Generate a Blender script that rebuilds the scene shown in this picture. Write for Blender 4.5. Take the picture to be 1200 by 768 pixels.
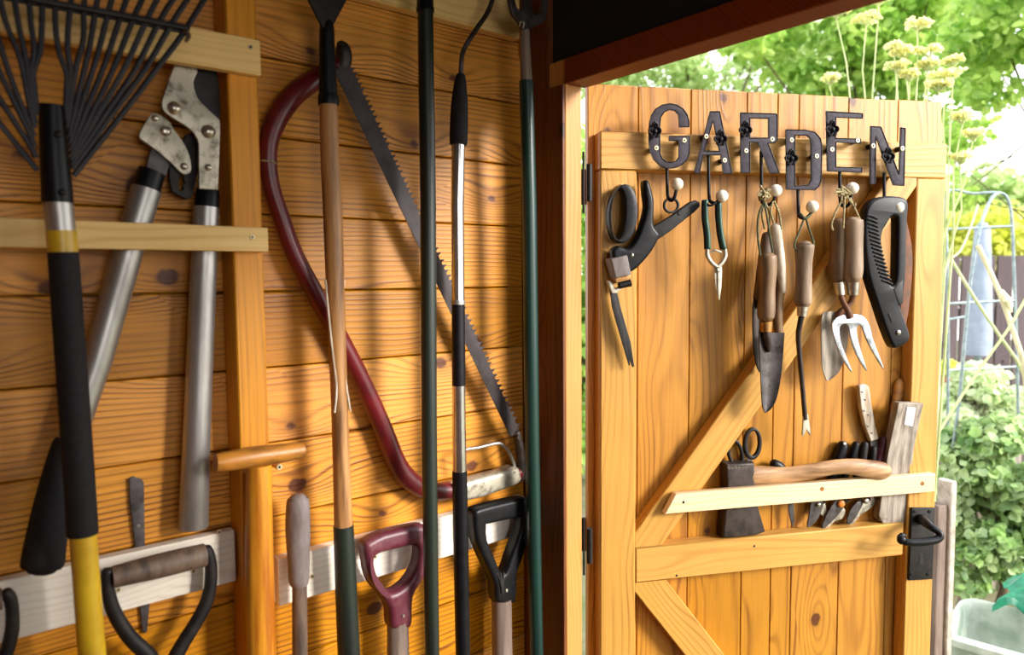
import bpy, bmesh, math, random
from math import sin, cos, radians, pi, sqrt, exp
from mathutils import Vector, Matrix
random.seed(7)
for o in list(bpy.data.objects):
    bpy.data.objects.remove(o, do_unlink=True)
S = bpy.context.scene
COL = S.collection

# ------------------------------------------------------------------ camera
FPX = 855.5
PIT, ROLL = radians(3.885), radians(-.456)
CAM = Vector((0, 0, 1.4))
FW = Vector((0, cos(PIT), -sin(PIT)))
UP0 = Vector((0, sin(PIT), cos(PIT)))
RT = Vector((cos(ROLL), 0, 0)) + UP0 * sin(ROLL)
UP = UP0 * cos(ROLL) - Vector((sin(ROLL), 0, 0))
cd = bpy.data.cameras.new('camera')
cam = bpy.data.objects.new('camera', cd)
COL.objects.link(cam)
R = Matrix((RT, UP, -FW)).transposed().to_4x4()
cam.matrix_world = Matrix.Translation(CAM) @ R
cd.sensor_width = 36
cd.lens = FPX / 1200 * 36
cd.clip_start = .02
cd.dof.use_dof = True
cd.dof.focus_distance = 1.28
cd.dof.aperture_fstop = 4.0
S.camera = cam

# ------------------------------------------------------------------ light
SUN_BEARING, SUN_ELEV = radians(117), radians(19)
SUN_W, SKY_W = 7.0, 3.5
S.view_settings.view_transform = 'Standard'
S.view_settings.look = 'None'
S.view_settings.gamma = 1
S.view_settings.use_curve_mapping = False
S.view_settings.exposure = -0.12
w = bpy.data.worlds.new('sky')
S.world = w
w.use_nodes = True
nt = w.node_tree
bg = nt.nodes['Background']
tc = nt.nodes.new('ShaderNodeTexCoord')
sep = nt.nodes.new('ShaderNodeSeparateXYZ')
nt.links.new(tc.outputs['Generated'], sep.inputs[0])
rmp = nt.nodes.new('ShaderNodeValToRGB')
rmp.color_ramp.elements[0].color = (1, .98, .95, 1)
rmp.color_ramp.elements[1].color = (.84, .92, 1, 1)
rmp.color_ramp.elements[1].position = .9
nt.links.new(sep.outputs[2], rmp.inputs[0])
nt.links.new(rmp.outputs[0], bg.inputs[0])
bg.inputs[1].default_value = SKY_W
sl = bpy.data.lights.new('sun', 'SUN')
so = bpy.data.objects.new('sun', sl)
COL.objects.link(so)
so.location = (4, -1, 5)
dsun = Vector((sin(SUN_BEARING) * cos(SUN_ELEV), cos(SUN_BEARING) * cos(SUN_ELEV), sin(SUN_ELEV)))
so.rotation_euler = dsun.to_track_quat('Z', 'Y').to_euler()
sl.energy = SUN_W
sl.angle = radians(17)
sl.color = (1, .95, .88)
# fill lamp added at an invented side window, behind and right of the camera
wl = bpy.data.lights.new('added_fill_light', 'AREA')
wl.shape = 'RECTANGLE'; wl.size = .86; wl.size_y = .66
wl.energy = 4.0
wl.color = (1, .97, .93)
wo = bpy.data.objects.new('added_fill_light', wl)
COL.objects.link(wo)

# ------------------------------------------------------------------ frames
def ray(px, py):
    return RT * ((px - 600) / FPX) - UP * ((py - 384) / FPX) + FW

class Frame:
    """an upright plane: x along it, z up, h out of it towards the viewer"""
    def __init__(s, o, bearing, off=0):
        s.o = Vector((o[0], o[1], 0))
        s.x = Vector((sin(bearing), cos(bearing), 0))
        s.n = Vector((cos(bearing), -sin(bearing), 0))
        s.o = s.o + s.n * off
        s.c = s.o.dot(s.n)
    def at(s, px, py, h=0):
        r = ray(px, py)
        t = (s.c + h - CAM.dot(s.n)) / r.dot(s.n)
        return CAM + r * t
    def loc(s, px, py, h=0):
        p = s.at(px, py, h)
        return (p - s.o).dot(s.x), p.z
    def w(s, a, z, h=0):
        return s.o + s.x * a + s.n * h + Vector((0, 0, z))
    def scale(s, px, py, h=0):
        return (s.at(px, py, h) - CAM).dot(FW) / FPX

BW, BD = radians(50.75), radians(77.42)
nW = Vector((cos(BW), -sin(BW), 0))
DW = .97
W = Frame(-nW * DW, BW)                       # the left wall's boards
S0 = W.loc(612, 300)[0]                       # where it meets the front wall
uW = W.x
def on_front(px, py, s):
    r = ray(px, py)
    return CAM + r * ((s - CAM.dot(uW)) / r.dot(uW))
HG = on_front(688.7, 300, S0 + .075)          # hinge line of the open door
D = Frame(HG, BD)                             # the door's boards

# ------------------------------------------------------------------ materials
class NT:
    def __init__(s, name):
        s.m = bpy.data.materials.new(name)
        s.m.use_nodes = True
        s.t = s.m.node_tree
        s.p = s.t.nodes['Principled BSDF']
    def n(s, kind, **kw):
        x = s.t.nodes.new('ShaderNode' + kind)
        for k, v in kw.items():
            setattr(x, k, v)
        return x
    def l(s, a, b):
        s.t.links.new(a, b)
    def inp(s, sock, v):
        if v is None: return
        if isinstance(v, bpy.types.NodeSocket): s.l(v, sock)
        else: sock.default_value = v
    def ma(s, op, a, b=None, c=None, clamp=False):
        x = s.n('Math', operation=op)
        x.use_clamp = clamp
        s.inp(x.inputs[0], a); s.inp(x.inputs[1], b); s.inp(x.inputs[2], c)
        return x.outputs[0]
    def xyz(s, a, b, c=0.0):
        x = s.n('CombineXYZ')
        s.inp(x.inputs[0], a); s.inp(x.inputs[1], b); s.inp(x.inputs[2], c)
        return x.outputs[0]
    def sepa(s, v):
        x = s.n('SeparateXYZ'); s.l(v, x.inputs[0]); return x.outputs
    def noise(s, vec, scale=1., detail=3., rough=.55):
        x = s.n('TexNoise')
        if vec is not None: s.l(vec, x.inputs['Vector'])
        x.inputs['Scale'].default_value = scale
        x.inputs['Detail'].default_value = detail
        x.inputs['Roughness'].default_value = rough
        return x.outputs[0]
    def mr(s, v, a, b, c=0., d=1., smooth=False):
        x = s.n('MapRange'); x.clamp = True
        if smooth: x.interpolation_type = 'SMOOTHSTEP'
        s.inp(x.inputs[0], v)
        for i, q in enumerate((a, b, c, d)): x.inputs[i + 1].default_value = q
        return x.outputs[0]
    def mix(s, f, a, b, mode='MIX'):
        x = s.n('Mix', data_type='RGBA', blend_type=mode)
        s.inp(x.inputs[0], f)
        for i, q in ((6, a), (7, b)):
            if isinstance(q, tuple): x.inputs[i].default_value = (*q[:3], 1)
            else: s.l(q, x.inputs[i])
        return x.outputs[2]
    def bump(s, h, dist, strength=1.):
        x = s.n('Bump')
        x.inputs['Strength'].default_value = strength
        x.inputs['Distance'].default_value = dist
        s.l(h, x.inputs['Height'])
        s.l(x.outputs[0], s.p.inputs['Normal'])

def lin(r, g, b):
    f = lambda c: (c / 255) / 12.92 if c <= 10 else ((c / 255 + .055) / 1.055) ** 2.4
    return (f(r), f(g), f(b))

def wood(name, light, dark, knotc, freq=95, knots=.5, su=3.3, sv=10., rough=.5, bumpd=.0004, contrast=.75, spec=.4, warp=1.):
    """sawn softwood: grain runs along U in metres; 'tone' varies from board to board"""
    g = NT(name)
    uv = g.n('UVMap').outputs[0]
    x = g.sepa(uv)
    U, V = x[0], x[1]
    vo = g.n('TexVoronoi', voronoi_dimensions='2D', feature='F1')
    vec = g.xyz(g.ma('MULTIPLY', U, su), g.ma('MULTIPLY', V, sv))
    g.l(vec, vo.inputs['Vector'])
    vo.inputs['Scale'].default_value = 1
    ps = g.sepa(vo.outputs['Position'])
    wob = g.ma('MULTIPLY', g.ma('SUBTRACT', g.noise(g.xyz(U, V), 60, 2), .5), .012)
    du0 = g.ma('SUBTRACT', U, g.ma('DIVIDE', ps[0], su))
    dv0 = g.ma('SUBTRACT', V, g.ma('DIVIDE', ps[1], sv))
    du, dv = g.ma('ADD', du0, wob), g.ma('ADD', dv0, wob)
    cc = g.n('SeparateColor'); g.l(vo.outputs['Color'], cc.inputs[0])
    on = g.ma('LESS_THAN', cc.outputs[0], knots)
    ksz = g.mr(cc.outputs[1], 0, 1, .003, .009)
    du2 = g.ma('MULTIPLY', du, .75)
    r = g.ma('SQRT', g.ma('ADD', g.ma('MULTIPLY', du2, du2), g.ma('MULTIPLY', dv, dv)))
    kn = g.ma('MULTIPLY', on, g.ma('SUBTRACT', 1., g.ma('DIVIDE', g.ma('SUBTRACT', r, ksz), .0035), clamp=True))
    halo = g.ma('MULTIPLY', on, g.ma('SUBTRACT', 1., g.ma('DIVIDE', r, .026), clamp=True))
    infl = g.ma('EXPONENT', g.ma('MULTIPLY', g.ma('ADD', g.ma('MULTIPLY', g.ma('MULTIPLY', du0, du0), 170.), g.ma('MULTIPLY', g.ma('MULTIPLY', dv0, dv0), 1500.)), -1.))
    infl = g.ma('MULTIPLY', infl, g.mr(on, 0, 1, 1.2, 3.2))
    n1 = g.noise(g.xyz(g.ma('MULTIPLY', U, 1.3), g.ma('MULTIPLY', V, 11.)), 1., 1., .35)
    ph = g.ma('ADD', g.ma('ADD', g.ma('MULTIPLY', V, freq), g.ma('MULTIPLY', n1, 7. * warp)), infl)
    sn = g.ma('SINE', g.ma('MULTIPLY', ph, 2 * pi))
    ring = g.ma('POWER', g.ma('MULTIPLY_ADD', sn, .5, .5), 3.2)
    amp = g.mr(g.noise(g.xyz(g.ma('MULTIPLY', U, 2.), g.ma('MULTIPLY', V, 25.)), 1., 2.), .3, .7, .1, 1.)
    ring = g.ma('MULTIPLY', ring, amp)
    fib = g.noise(g.xyz(g.ma('MULTIPLY', U, 9.), g.ma('MULTIPLY', V, 420.)), 1., 3.)
    blot = g.noise(g.xyz(g.ma('MULTIPLY', U, 5.), g.ma('MULTIPLY', V, 14.)), 1., 3.)
    f = g.ma('ADD', g.ma('MULTIPLY', ring, .7 * contrast), g.ma('MULTIPLY', g.mr(fib, .3, .75), .34 * contrast))
    f = g.ma('ADD', f, g.ma('MULTIPLY', g.mr(blot, .4, .8), .3 * contrast), clamp=True)
    c = g.mix(f, light, dark)
    c = g.mix(g.ma('MULTIPLY', g.ma('POWER', halo, 1.5), .6), c, dark)
    c = g.mix(g.ma('MULTIPLY', kn, .9), c, knotc)
    at = g.n('Attribute', attribute_name='tone')
    tv = g.mr(at.outputs['Fac'], 0, 1, .72, 1.18)
    hs = g.n('HueSaturation')
    g.l(tv, hs.inputs['Value']); g.l(c, hs.inputs['Color'])
    g.l(g.mr(at.outputs['Fac'], 0, 1, 1.08, .96), hs.inputs['Saturation'])
    g.l(hs.outputs[0], g.p.inputs['Base Color'])
    g.p.inputs['Roughness'].default_value = rough
    g.p.inputs['Specular IOR Level'].default_value = spec
    g.bump(g.ma('ADD', ring, fib), bumpd, .6)
    return g.m

def mat(name, c1, c2=None, rough=.5, metal=0., scale=30., lo=.4, hi=.65, stretch=(1, 1, 1), bumpd=0., spec=.5, trans=0., r2=None, coat=0.):
    """a plain material worn or stained in patches of a second colour"""
    g = NT(name)
    tc_ = g.n('TexCoord')
    mp = g.n('Mapping'); mp.inputs['Scale'].default_value = stretch
    g.l(tc_.outputs['Object'], mp.inputs[0])
    nz = g.noise(mp.outputs[0], scale, 5, .6)
    k = g.mr(nz, lo, hi)
    g.l(g.mix(k, c1, c2 or tuple(x * .8 for x in c1)), g.p.inputs['Base Color'])
    if r2 is not None: g.l(g.mr(nz, lo, hi, rough, r2), g.p.inputs['Roughness'])
    else: g.p.inputs['Roughness'].default_value = rough
    g.p.inputs['Metallic'].default_value = metal
    g.p.inputs['Specular IOR Level'].default_value = spec
    g.p.inputs['Transmission Weight'].default_value = trans
    g.p.inputs['Coat Weight'].default_value = coat
    if bumpd: g.bump(nz, bumpd)
    return g.m

def leafmat(name, c1, c2, c3=None, trans=.45, scale=6.):
    g = NT(name)
    tc_ = g.n('TexCoord')
    k = g.mr(g.noise(tc_.outputs['Object'], scale, 3), .35, .65)
    at = g.n('Attribute', attribute_name='tone')
    c = g.mix(at.outputs['Fac'], c1, c2)
    c = g.mix(g.ma('MULTIPLY', k, .5), c, c3 or c2)
    g.l(c, g.p.inputs['Base Color'])
    g.p.inputs['Roughness'].default_value = .45
    tr = g.n('BsdfTranslucent'); g.l(c, tr.inputs[0])
    mx = g.n('MixShader'); mx.inputs[0].default_value = trans
    g.l(g.p.outputs[0], mx.inputs[1]); g.l(tr.outputs[0], mx.inputs[2])
    out = [x for x in g.t.nodes if x.type == 'OUTPUT_MATERIAL'][0]
    g.l(mx.outputs[0], out.inputs[0])
    return g.m

M = dict(
    wall=wood('stained_wall_pine', lin(226, 152, 46), lin(104, 48, 4), lin(78, 30, 4), freq=125, knots=.75, su=4.2, contrast=1., rough=.42, warp=.7),
    post=wood('stained_post_pine', lin(228, 152, 36), lin(140, 74, 8), lin(80, 34, 8), freq=110, knots=.2, contrast=.8, rough=.45),
    shadepost=wood('shade_darkened_post', lin(120, 66, 36), lin(62, 28, 14), lin(30, 12, 6), freq=110, knots=.3, contrast=.9, rough=.5),  # dark tone stands in for shade on faces turned from the doorway
    beam=wood('red_brown_beam', lin(138, 60, 26), lin(84, 32, 14), lin(40, 14, 6), freq=110, knots=.2, contrast=.8, rough=.5),
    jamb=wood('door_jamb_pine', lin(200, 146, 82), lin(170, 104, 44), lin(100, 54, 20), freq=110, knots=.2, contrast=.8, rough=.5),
    door=wood('door_board_pine', lin(196, 136, 46), lin(112, 60, 10), lin(80, 38, 12), freq=48, knots=.5, contrast=.85, warp=1.2, rough=.42, su=2.6, sv=11.),
    frame=wood('door_frame_pine', lin(202, 152, 72), lin(152, 98, 34), lin(130, 70, 24), freq=75, knots=.15, contrast=.7, rough=.45),
    pale=wood('pale_new_batten', lin(226, 202, 160), lin(196, 158, 108), lin(170, 120, 70), freq=110, knots=.25, contrast=.75, rough=.55),
    white=wood('weathered_white_batten', lin(236, 226, 212), lin(196, 180, 160), lin(120, 100, 84), freq=120, knots=.15, contrast=.7, rough=.6),
    upbat=wood('cream_upper_batten', lin(250, 212, 142), lin(218, 166, 92), lin(160, 110, 60), freq=90, knots=.12, contrast=.8, rough=.55),
    black=mat('black_plastic', lin(14, 14, 17), lin(22, 21, 25), .38, spec=.22, bumpd=.0002, scale=80),
    blackmetal=mat('black_iron', lin(20, 18, 21), lin(38, 31, 28), .5, .0, spec=.3, scale=60, bumpd=.0004),
    letter=mat('cast_iron_letter', lin(42, 35, 46), lin(60, 52, 62), .6, .0, spec=.25, scale=120, bumpd=.0005),
    rim=mat('cast_iron_dark_edge', lin(14, 12, 16), lin(22, 19, 24), .5, .0, spec=.25, scale=120),
    foam=mat('black_foam_grip', lin(28, 26, 29), lin(36, 33, 36), .75, spec=.25, scale=200, bumpd=.0002),
    tine=mat('dark_tine_steel', lin(24, 21, 28), lin(40, 34, 38), .5, .4, scale=40),
    green=mat('dark_green_tube', lin(24, 54, 48), lin(16, 36, 34), .33, .1, scale=14, stretch=(1, 1, .2), lo=.45, hi=.7),
    olive=mat('olive_black_tube', lin(34, 42, 34), lin(24, 28, 25), .4, .1, scale=14, stretch=(1, 1, .2)),
    alu=mat('brushed_aluminium', lin(176, 172, 168), lin(128, 122, 118), .38, .75, scale=30, stretch=(1, 1, .3), lo=.45, hi=.8, r2=.5, bumpd=.0001),
    chrome=mat('chromed_tube', lin(226, 222, 220), lin(200, 196, 196), .18, .95, scale=20),
    steel=mat('worn_pressed_steel', lin(186, 178, 160), lin(84, 72, 60), .42, .5, scale=70, lo=.48, hi=.72, bumpd=.0003),
    blade=mat('dull_grey_blade', lin(88, 82, 82), lin(54, 46, 43), .45, .5, scale=50, bumpd=.0003),
    sawblade=mat('dark_stained_saw_blade', lin(60, 52, 54), lin(40, 30, 28), .5, .35, scale=30, bumpd=.0003),
    rust=mat('rusty_steel', lin(92, 66, 50), lin(126, 76, 48), .7, .3, scale=45, bumpd=.0006),
    grime=mat('brown_grimy_steel', lin(66, 54, 48), lin(36, 28, 25), .5, .3, scale=45, bumpd=.0005),
    shine=mat('polished_tines', lin(206, 208, 214), lin(150, 152, 160), .22, .85, scale=50),
    bolt=mat('bright_bolt', lin(214, 206, 190), lin(170, 160, 146), .3, .85, scale=120),
    screw=mat('brass_screw', lin(232, 214, 176), lin(190, 170, 130), .4, .5, scale=200),
    hole=mat('dark_recess', lin(26, 18, 14), rough=.8),
    red=mat('dark_red_paint', lin(104, 22, 27), lin(66, 14, 19), .35, scale=26, bumpd=.0002, lo=.4, hi=.75),
    maroon=mat('maroon_plastic', lin(88, 32, 46), lin(128, 80, 84), .42, scale=40, lo=.5, hi=.8, bumpd=.0003),
    yellow=mat('yellow_tube', lin(216, 176, 36), lin(190, 146, 34), .35, scale=20),
    grip=mat('weathered_grey_grip', lin(122, 112, 110), lin(96, 82, 78), .65, scale=60, bumpd=.0004, stretch=(1, 1, .3)),
    shaft=mat('grey_brown_ash', lin(134, 116, 104), lin(96, 78, 68), .7, scale=60, stretch=(1, 1, .08), bumpd=.0004),
    ash=mat('worn_ash_handle', lin(184, 132, 76), lin(106, 68, 34), .5, scale=90, stretch=(1, 1, .07), bumpd=.0003),
    honey=mat('varnished_honey_wood', lin(216, 146, 40), lin(164, 92, 18), .35, scale=90, stretch=(1, 1, .06), bumpd=.0002),
    thandle=mat('varnished_worn_wood', lin(190, 124, 44), lin(96, 62, 30), .4, scale=50, stretch=(.3, .3, 1), bumpd=.0003),
    darkwood=mat('aged_dark_wood', lin(108, 86, 70), lin(60, 46, 38), .6, scale=60, stretch=(1, 1, .2), bumpd=.0005),
    oldwood=mat('aged_handle_wood', lin(150, 126, 100), lin(104, 82, 62), .6, scale=80, stretch=(1, 1, .12), bumpd=.0004),
    brownwood=mat('brown_handle_wood', lin(132, 102, 70), lin(84, 60, 42), .5, scale=80, stretch=(1, 1, .12), bumpd=.0004),
    axewood=mat('hickory_handle', lin(194, 150, 104), lin(112, 74, 42), .5, scale=70, stretch=(.12, .3, 1), bumpd=.0003),
    greywood=mat('weathered_grey_wood', lin(172, 160, 146), lin(112, 100, 90), .8, scale=80, stretch=(1, 1, .12), bumpd=.0008),
    palewood=mat('worn_pale_handle', lin(214, 202, 184), lin(150, 128, 104), .5, scale=70, stretch=(1, 1, .2), bumpd=.0003),
    ivory=mat('ivory_knob', lin(238, 230, 212), lin(222, 208, 184), .25, scale=60, coat=.3),
    twine=mat('hemp_twine', lin(178, 160, 116), lin(86, 80, 54), .85, scale=400, bumpd=.0004),
    twineg=mat('dark_green_twine', lin(92, 96, 64), lin(48, 50, 36), .85, scale=400, bumpd=.0004),
    snip=mat('green_snip_handle', lin(22, 78, 60), lin(16, 56, 46), .35, scale=40),
    brass=mat('dull_brass', lin(190, 142, 82), lin(130, 92, 54), .4, .7, scale=60),
    orange=mat('orange_cap', lin(214, 128, 50), rough=.4),
    shadeblack=mat('black_painted_shade', lin(14, 9, 8), lin(20, 13, 11), .9, scale=60),  # near-black colour stands in for the shade above the header and overhead
    conc=mat('pale_concrete_post', lin(196, 186, 172), lin(150, 138, 124), .85, scale=30, bumpd=.001),
    earth=mat('garden_ground', lin(120, 112, 84), lin(84, 96, 50), .95, scale=6, bumpd=.01),
    boardfl=wood('floor_boards', lin(150, 110, 70), lin(96, 66, 38), lin(50, 30, 18), freq=90),
    fence=wood('dark_fence_boards', lin(96, 82, 84), lin(60, 50, 54), lin(30, 24, 24), freq=60, rough=.8),
    hull=wood('inner_cladding', lin(150, 96, 44), lin(90, 50, 18), lin(40, 20, 8), freq=85),
    galv=mat('galvanised_tube', lin(150, 164, 166), lin(116, 130, 134), .4, .5, scale=40),
    cover=mat('blue_grey_cover', lin(150, 160, 178), lin(126, 136, 156), .8, scale=8),
    bin=mat('cloudy_plastic', lin(214, 220, 206), lin(160, 176, 158), .35, scale=10, trans=.12, bumpd=.0004),
    bag=mat('green_tarpaulin', lin(24, 136, 96), lin(12, 96, 70), .35, scale=20, bumpd=.001),
    strap=mat('black_strap', lin(46, 46, 56), rough=.6),
    leafA=leafmat('tree_leaves', lin(176, 214, 96), lin(116, 166, 70), lin(222, 234, 140), trans=.55),
    leafB=leafmat('soft_tree_leaves', lin(206, 226, 156), lin(150, 184, 104), lin(232, 238, 190), trans=.55),
    leafC=leafmat('yellow_green_leaves', lin(236, 236, 110), lin(196, 212, 80), lin(250, 244, 170), trans=.55),
    leafD=leafmat('ivy_leaves', lin(160, 200, 104), lin(66, 118, 58), lin(236, 242, 196), trans=.35),
    umbel=leafmat('fennel_flowers', lin(252, 250, 206), lin(244, 242, 176), trans=.5),
    leafE=leafmat('bleached_leaves', lin(232, 240, 204), lin(186, 210, 140), lin(250, 250, 232), trans=.5),
    stalk=mat('pale_green_stalk', lin(200, 206, 150), lin(166, 180, 118), .6, scale=10),
    straw=mat('dry_straw_stalk', lin(232, 222, 186), lin(206, 196, 156), .7, scale=20),
    bark=mat('tree_bark', lin(104, 88, 70), lin(70, 58, 46), .9, scale=20, bumpd=.004),
    label_w=mat('white_sticker', lin(236, 234, 236), rough=.3),
    ink=mat('dark_ink', lin(70, 66, 80), rough=.6),
    terra=mat('terracotta', lin(190, 120, 84), lin(160, 96, 66), .8, scale=20),
)

# ------------------------------------------------------------------ object helpers
def link(o, parent=None):
    COL.objects.link(o)
    if parent is not None: o.parent = parent
    return o

ROOTLOC = {}
def thing(name, label, cat, loc, group=None):
    o = bpy.data.objects.new(name, None)
    o.empty_display_size = .02
    COL.objects.link(o)
    o.location = loc
    ROOTLOC[o.name] = Vector(loc)
    o['label'] = label; o['category'] = cat
    if group: o['group'] = group
    return o

def finish(bm, sharp=38):
    bmesh.ops.recalc_face_normals(bm, faces=bm.faces)
    a = radians(sharp)
    for f in bm.faces: f.smooth = True
    for e in bm.edges:
        if len(e.link_faces) == 2 and e.calc_face_angle(0) > a: e.smooth = False

def part(name, bm, m, parent=None, label=None, recalc=True, sharp=38):
    """link a bmesh (in world coordinates) as one mesh object, under its thing"""
    if recalc: finish(bm, sharp)
    me = bpy.data.meshes.new(name)
    if parent is not None:
        L = ROOTLOC[parent.name]
    else:
        lo = Vector([min(v.co[i] for v in bm.verts) for i in range(3)])
        hi = Vector([max(v.co[i] for v in bm.verts) for i in range(3)])
        L = Vector(((lo.x + hi.x) / 2, (lo.y + hi.y) / 2, lo.z))
    for v in bm.verts: v.co -= L
    bm.to_mesh(me); bm.free()
    me.materials.append(M[m] if isinstance(m, str) else m)
    o = bpy.data.objects.new(name, me)
    link(o, parent)
    if parent is None: o.location = L
    ROOTLOC[o.name] = L
    if label: o['label'] = label
    return o

def single(name, bm, m, label, cat, group=None):
    o = part(name, bm, m)
    o['label'] = label; o['category'] = cat
    if group: o['group'] = group
    return o

def struct(name, bm, m, **kw):
    o = part(name, bm, m, **kw)
    o['kind'] = 'structure'
    return o

def merge(a, b):
    me = bpy.data.meshes.new('tmp')
    b.to_mesh(me); b.free()
    a.from_mesh(me)
    bpy.data.meshes.remove(me)
    return a

def BM(*parts):
    a = bmesh.new()
    for p in parts: merge(a, p)
    return a

def board(fr, a0, a1, z0, z1, h0, h1, along='x', bev=.0012, tone=None, rot=None, slant=None):
    """one sawn board in a frame; UV in metres with U along its grain. rot=(angle, centre a, centre z)"""
    b = bmesh.new()
    vs = {}
    for i, a in enumerate((a0, a1)):
        for j, z in enumerate((z0, z1)):
            for k, h in enumerate((h0, h1)):
                aa = a
                if slant and i == 0: aa = a0 + slant[0] * (z - z0) / (z1 - z0)
                if slant and i == 1: aa = a1 + slant[1] * (z - z0) / (z1 - z0)
                vs[i, j, k] = b.verts.new((aa, z, h))
    q = lambda *t: b.faces.new([vs[x] for x in t])
    q((0,0,0),(0,1,0),(1,1,0),(1,0,0)); q((0,0,1),(1,0,1),(1,1,1),(0,1,1))
    q((0,0,0),(1,0,0),(1,0,1),(0,0,1)); q((0,1,0),(0,1,1),(1,1,1),(1,1,0))
    q((0,0,0),(0,0,1),(0,1,1),(0,1,0)); q((1,0,0),(1,1,0),(1,1,1),(1,0,1))
    if bev: bmesh.ops.bevel(b, geom=list(b.edges), offset=bev, segments=1, affect='EDGES')
    b.normal_update()
    uvl = b.loops.layers.uv.new('UVMap')
    tl = b.faces.layers.float.new('tone')
    ou, ov = random.uniform(0, 40), random.uniform(0, 40)
    t = random.random() if tone is None else tone
    for f in b.faces:
        f[tl] = t
        for lp in f.loops:
            a, z, h = lp.vert.co
            if along == 'x': U, V = a, z
            else: U, V = z, a
            lp[uvl].uv = (U + ou, V + h * 1.0 + ov)
    for v in b.verts:
        a, z, h = v.co
        if rot:
            an, ca, cz = rot
            da, dz = a - ca, z - cz
            a, z = ca + da * cos(an) - dz * sin(an), cz + da * sin(an) + dz * cos(an)
        v.co = fr.w(a, z, h)
    return b

def smooth_pts(pts, n=4, closed=True):
    out = []
    N = len(pts)
    for i in range(N if closed else N - 1):
        g = lambda k: pts[(i + k) % N] if closed else pts[max(0, min(N - 1, i + k))]
        p0, p1, p2, p3 = g(-1), g(0), g(1), g(2)
        for j in range(n):
            t = j / n
            out.append(tuple(.5 * ((2 * p1[k]) + (-p0[k] + p2[k]) * t + (2 * p0[k] - 5 * p1[k] + 4 * p2[k] - p3[k]) * t * t
                                   + (-p0[k] + 3 * p1[k] - 3 * p2[k] + p3[k]) * t ** 3) for k in range(len(p1))))
    if not closed: out.append(tuple(pts[-1]))
    return out

def Z(pts, ox, oy, s):
    return [(ox + p[0] / s, oy + p[1] / s) + tuple(p[2:]) for p in pts]

def plate(fr, pts, h, t, bev=.001, holes=(), sm=0, seg=2, px=True, bend=None):
    """a flat part cut to an outline, thickness t centred on h"""
    cu = bpy.data.curves.new('tmp', 'CURVE')
    cu.dimensions = '2D'; cu.fill_mode = 'BOTH'
    for k, poly in enumerate([pts] + list(holes)):
        if sm: poly = smooth_pts(poly, sm)
        if px: poly = [fr.loc(p[0], p[1], h) for p in poly]
        sp = cu.splines.new('POLY')
        sp.points.add(len(poly) - 1)
        for i, p in enumerate(poly): sp.points[i].co = (p[0], p[1], 0, 1)
        sp.use_cyclic_u = True
    cu.extrude = max(t / 2 - bev, .00005)
    cu.bevel_depth = bev; cu.bevel_resolution = seg
    cu.offset = -bev
    o = bpy.data.objects.new('tmp', cu)
    me = o.to_mesh()
    b = bmesh.new(); b.from_mesh(me)
    o.to_mesh_clear()
    bpy.data.objects.remove(o); bpy.data.curves.remove(cu)
    bmesh.ops.remove_doubles(b, verts=b.verts, dist=.00001)
    for v in b.verts:
        a, z, d = v.co
        v.co = fr.w(a, z, h + d + (bend(a, z) if bend else 0))
    return b

def annulus(fr, outer, inner, h, t, bev=.001):
    """a flat ring between two outlines of equal point count"""
    b = bmesh.new()
    cx = sum(p[0] for p in outer) / len(outer); cy = sum(p[1] for p in outer) / len(outer)
    ix = sum(p[0] for p in inner) / len(inner); iy = sum(p[1] for p in inner) / len(inner)
    sc = bev / fr.scale(cx, cy, h)
    def ins(ps, ox, oy, k):
        out = []
        for x, y in ps:
            d = sqrt((x - ox) ** 2 + (y - oy) ** 2)
            out.append((ox + (x - ox) * (d + k) / d, oy + (y - oy) * (d + k) / d))
        return out
    prof = []
    for ps, ox, oy, sg in ((outer, cx, cy, -1), (inner, ix, iy, 1)):
        seq = [(0, -t / 2 + bev), (0, t / 2 - bev), (sg * sc * .3, t / 2 - bev * .3), (sg * sc, t / 2)]
        seq = [(sg * sc, -t / 2), (sg * sc * .3, -t / 2 + bev * .3)] + seq
        if sg > 0: seq = seq[::-1]
        prof += [(ins(ps, ox, oy, k), dz) for k, dz in seq]
    rings = []
    for ps, dz in prof:
        rings.append([b.verts.new(fr.w(*fr.loc(x, y, h), h + dz)) for x, y in ps])
    n_ = len(outer)
    for i in range(len(rings)):
        r0, r1 = rings[i], rings[(i + 1) % len(rings)]
        for k in range(n_): b.faces.new((r0[k], r0[(k + 1) % n_], r1[(k + 1) % n_], r1[k]))
    return b

def tube(pts, rad, seg=14, flat=None, cap=True):
    """swept tube through world points; rad per point; flat=(axis vector, factor) squeezes it"""
    pts = [Vector(p) for p in pts]
    if not hasattr(rad, '__len__'): rad = [rad] * len(pts)
    b = bmesh.new()
    N = len(pts)
    T = []
    for i in range(N):
        d = pts[min(i + 1, N - 1)] - pts[max(i - 1, 0)]
        if d.length < 1e-9: d = T[-1] if T else Vector((0, 0, 1))
        T.append(d.normalized())
    ref = Vector((0, 0, 1)) if abs(T[0].z) < .9 else Vector((1, 0, 0))
    A = T[0].cross(ref).normalized()
    rings = []
    for i in range(N):
        if i: A = (A - T[i] * A.dot(T[i])); A.normalize()
        B = T[i].cross(A)
        rg = []
        for k in range(seg):
            an = 2 * pi * k / seg
            off = (A * cos(an) + B * sin(an)) * rad[i]
            if flat:
                ax, f = flat
                off = off - ax * off.dot(ax) * (1 - f)
            rg.append(b.verts.new(pts[i] + off))
        rings.append(rg)
    for i in range(N - 1):
        for k in range(seg):
            b.faces.new((rings[i][k], rings[i][(k + 1) % seg], rings[i + 1][(k + 1) % seg], rings[i + 1][k]))
    if cap:
        b.faces.new(rings[0][::-1]); b.faces.new(rings[-1])
    return b

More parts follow.
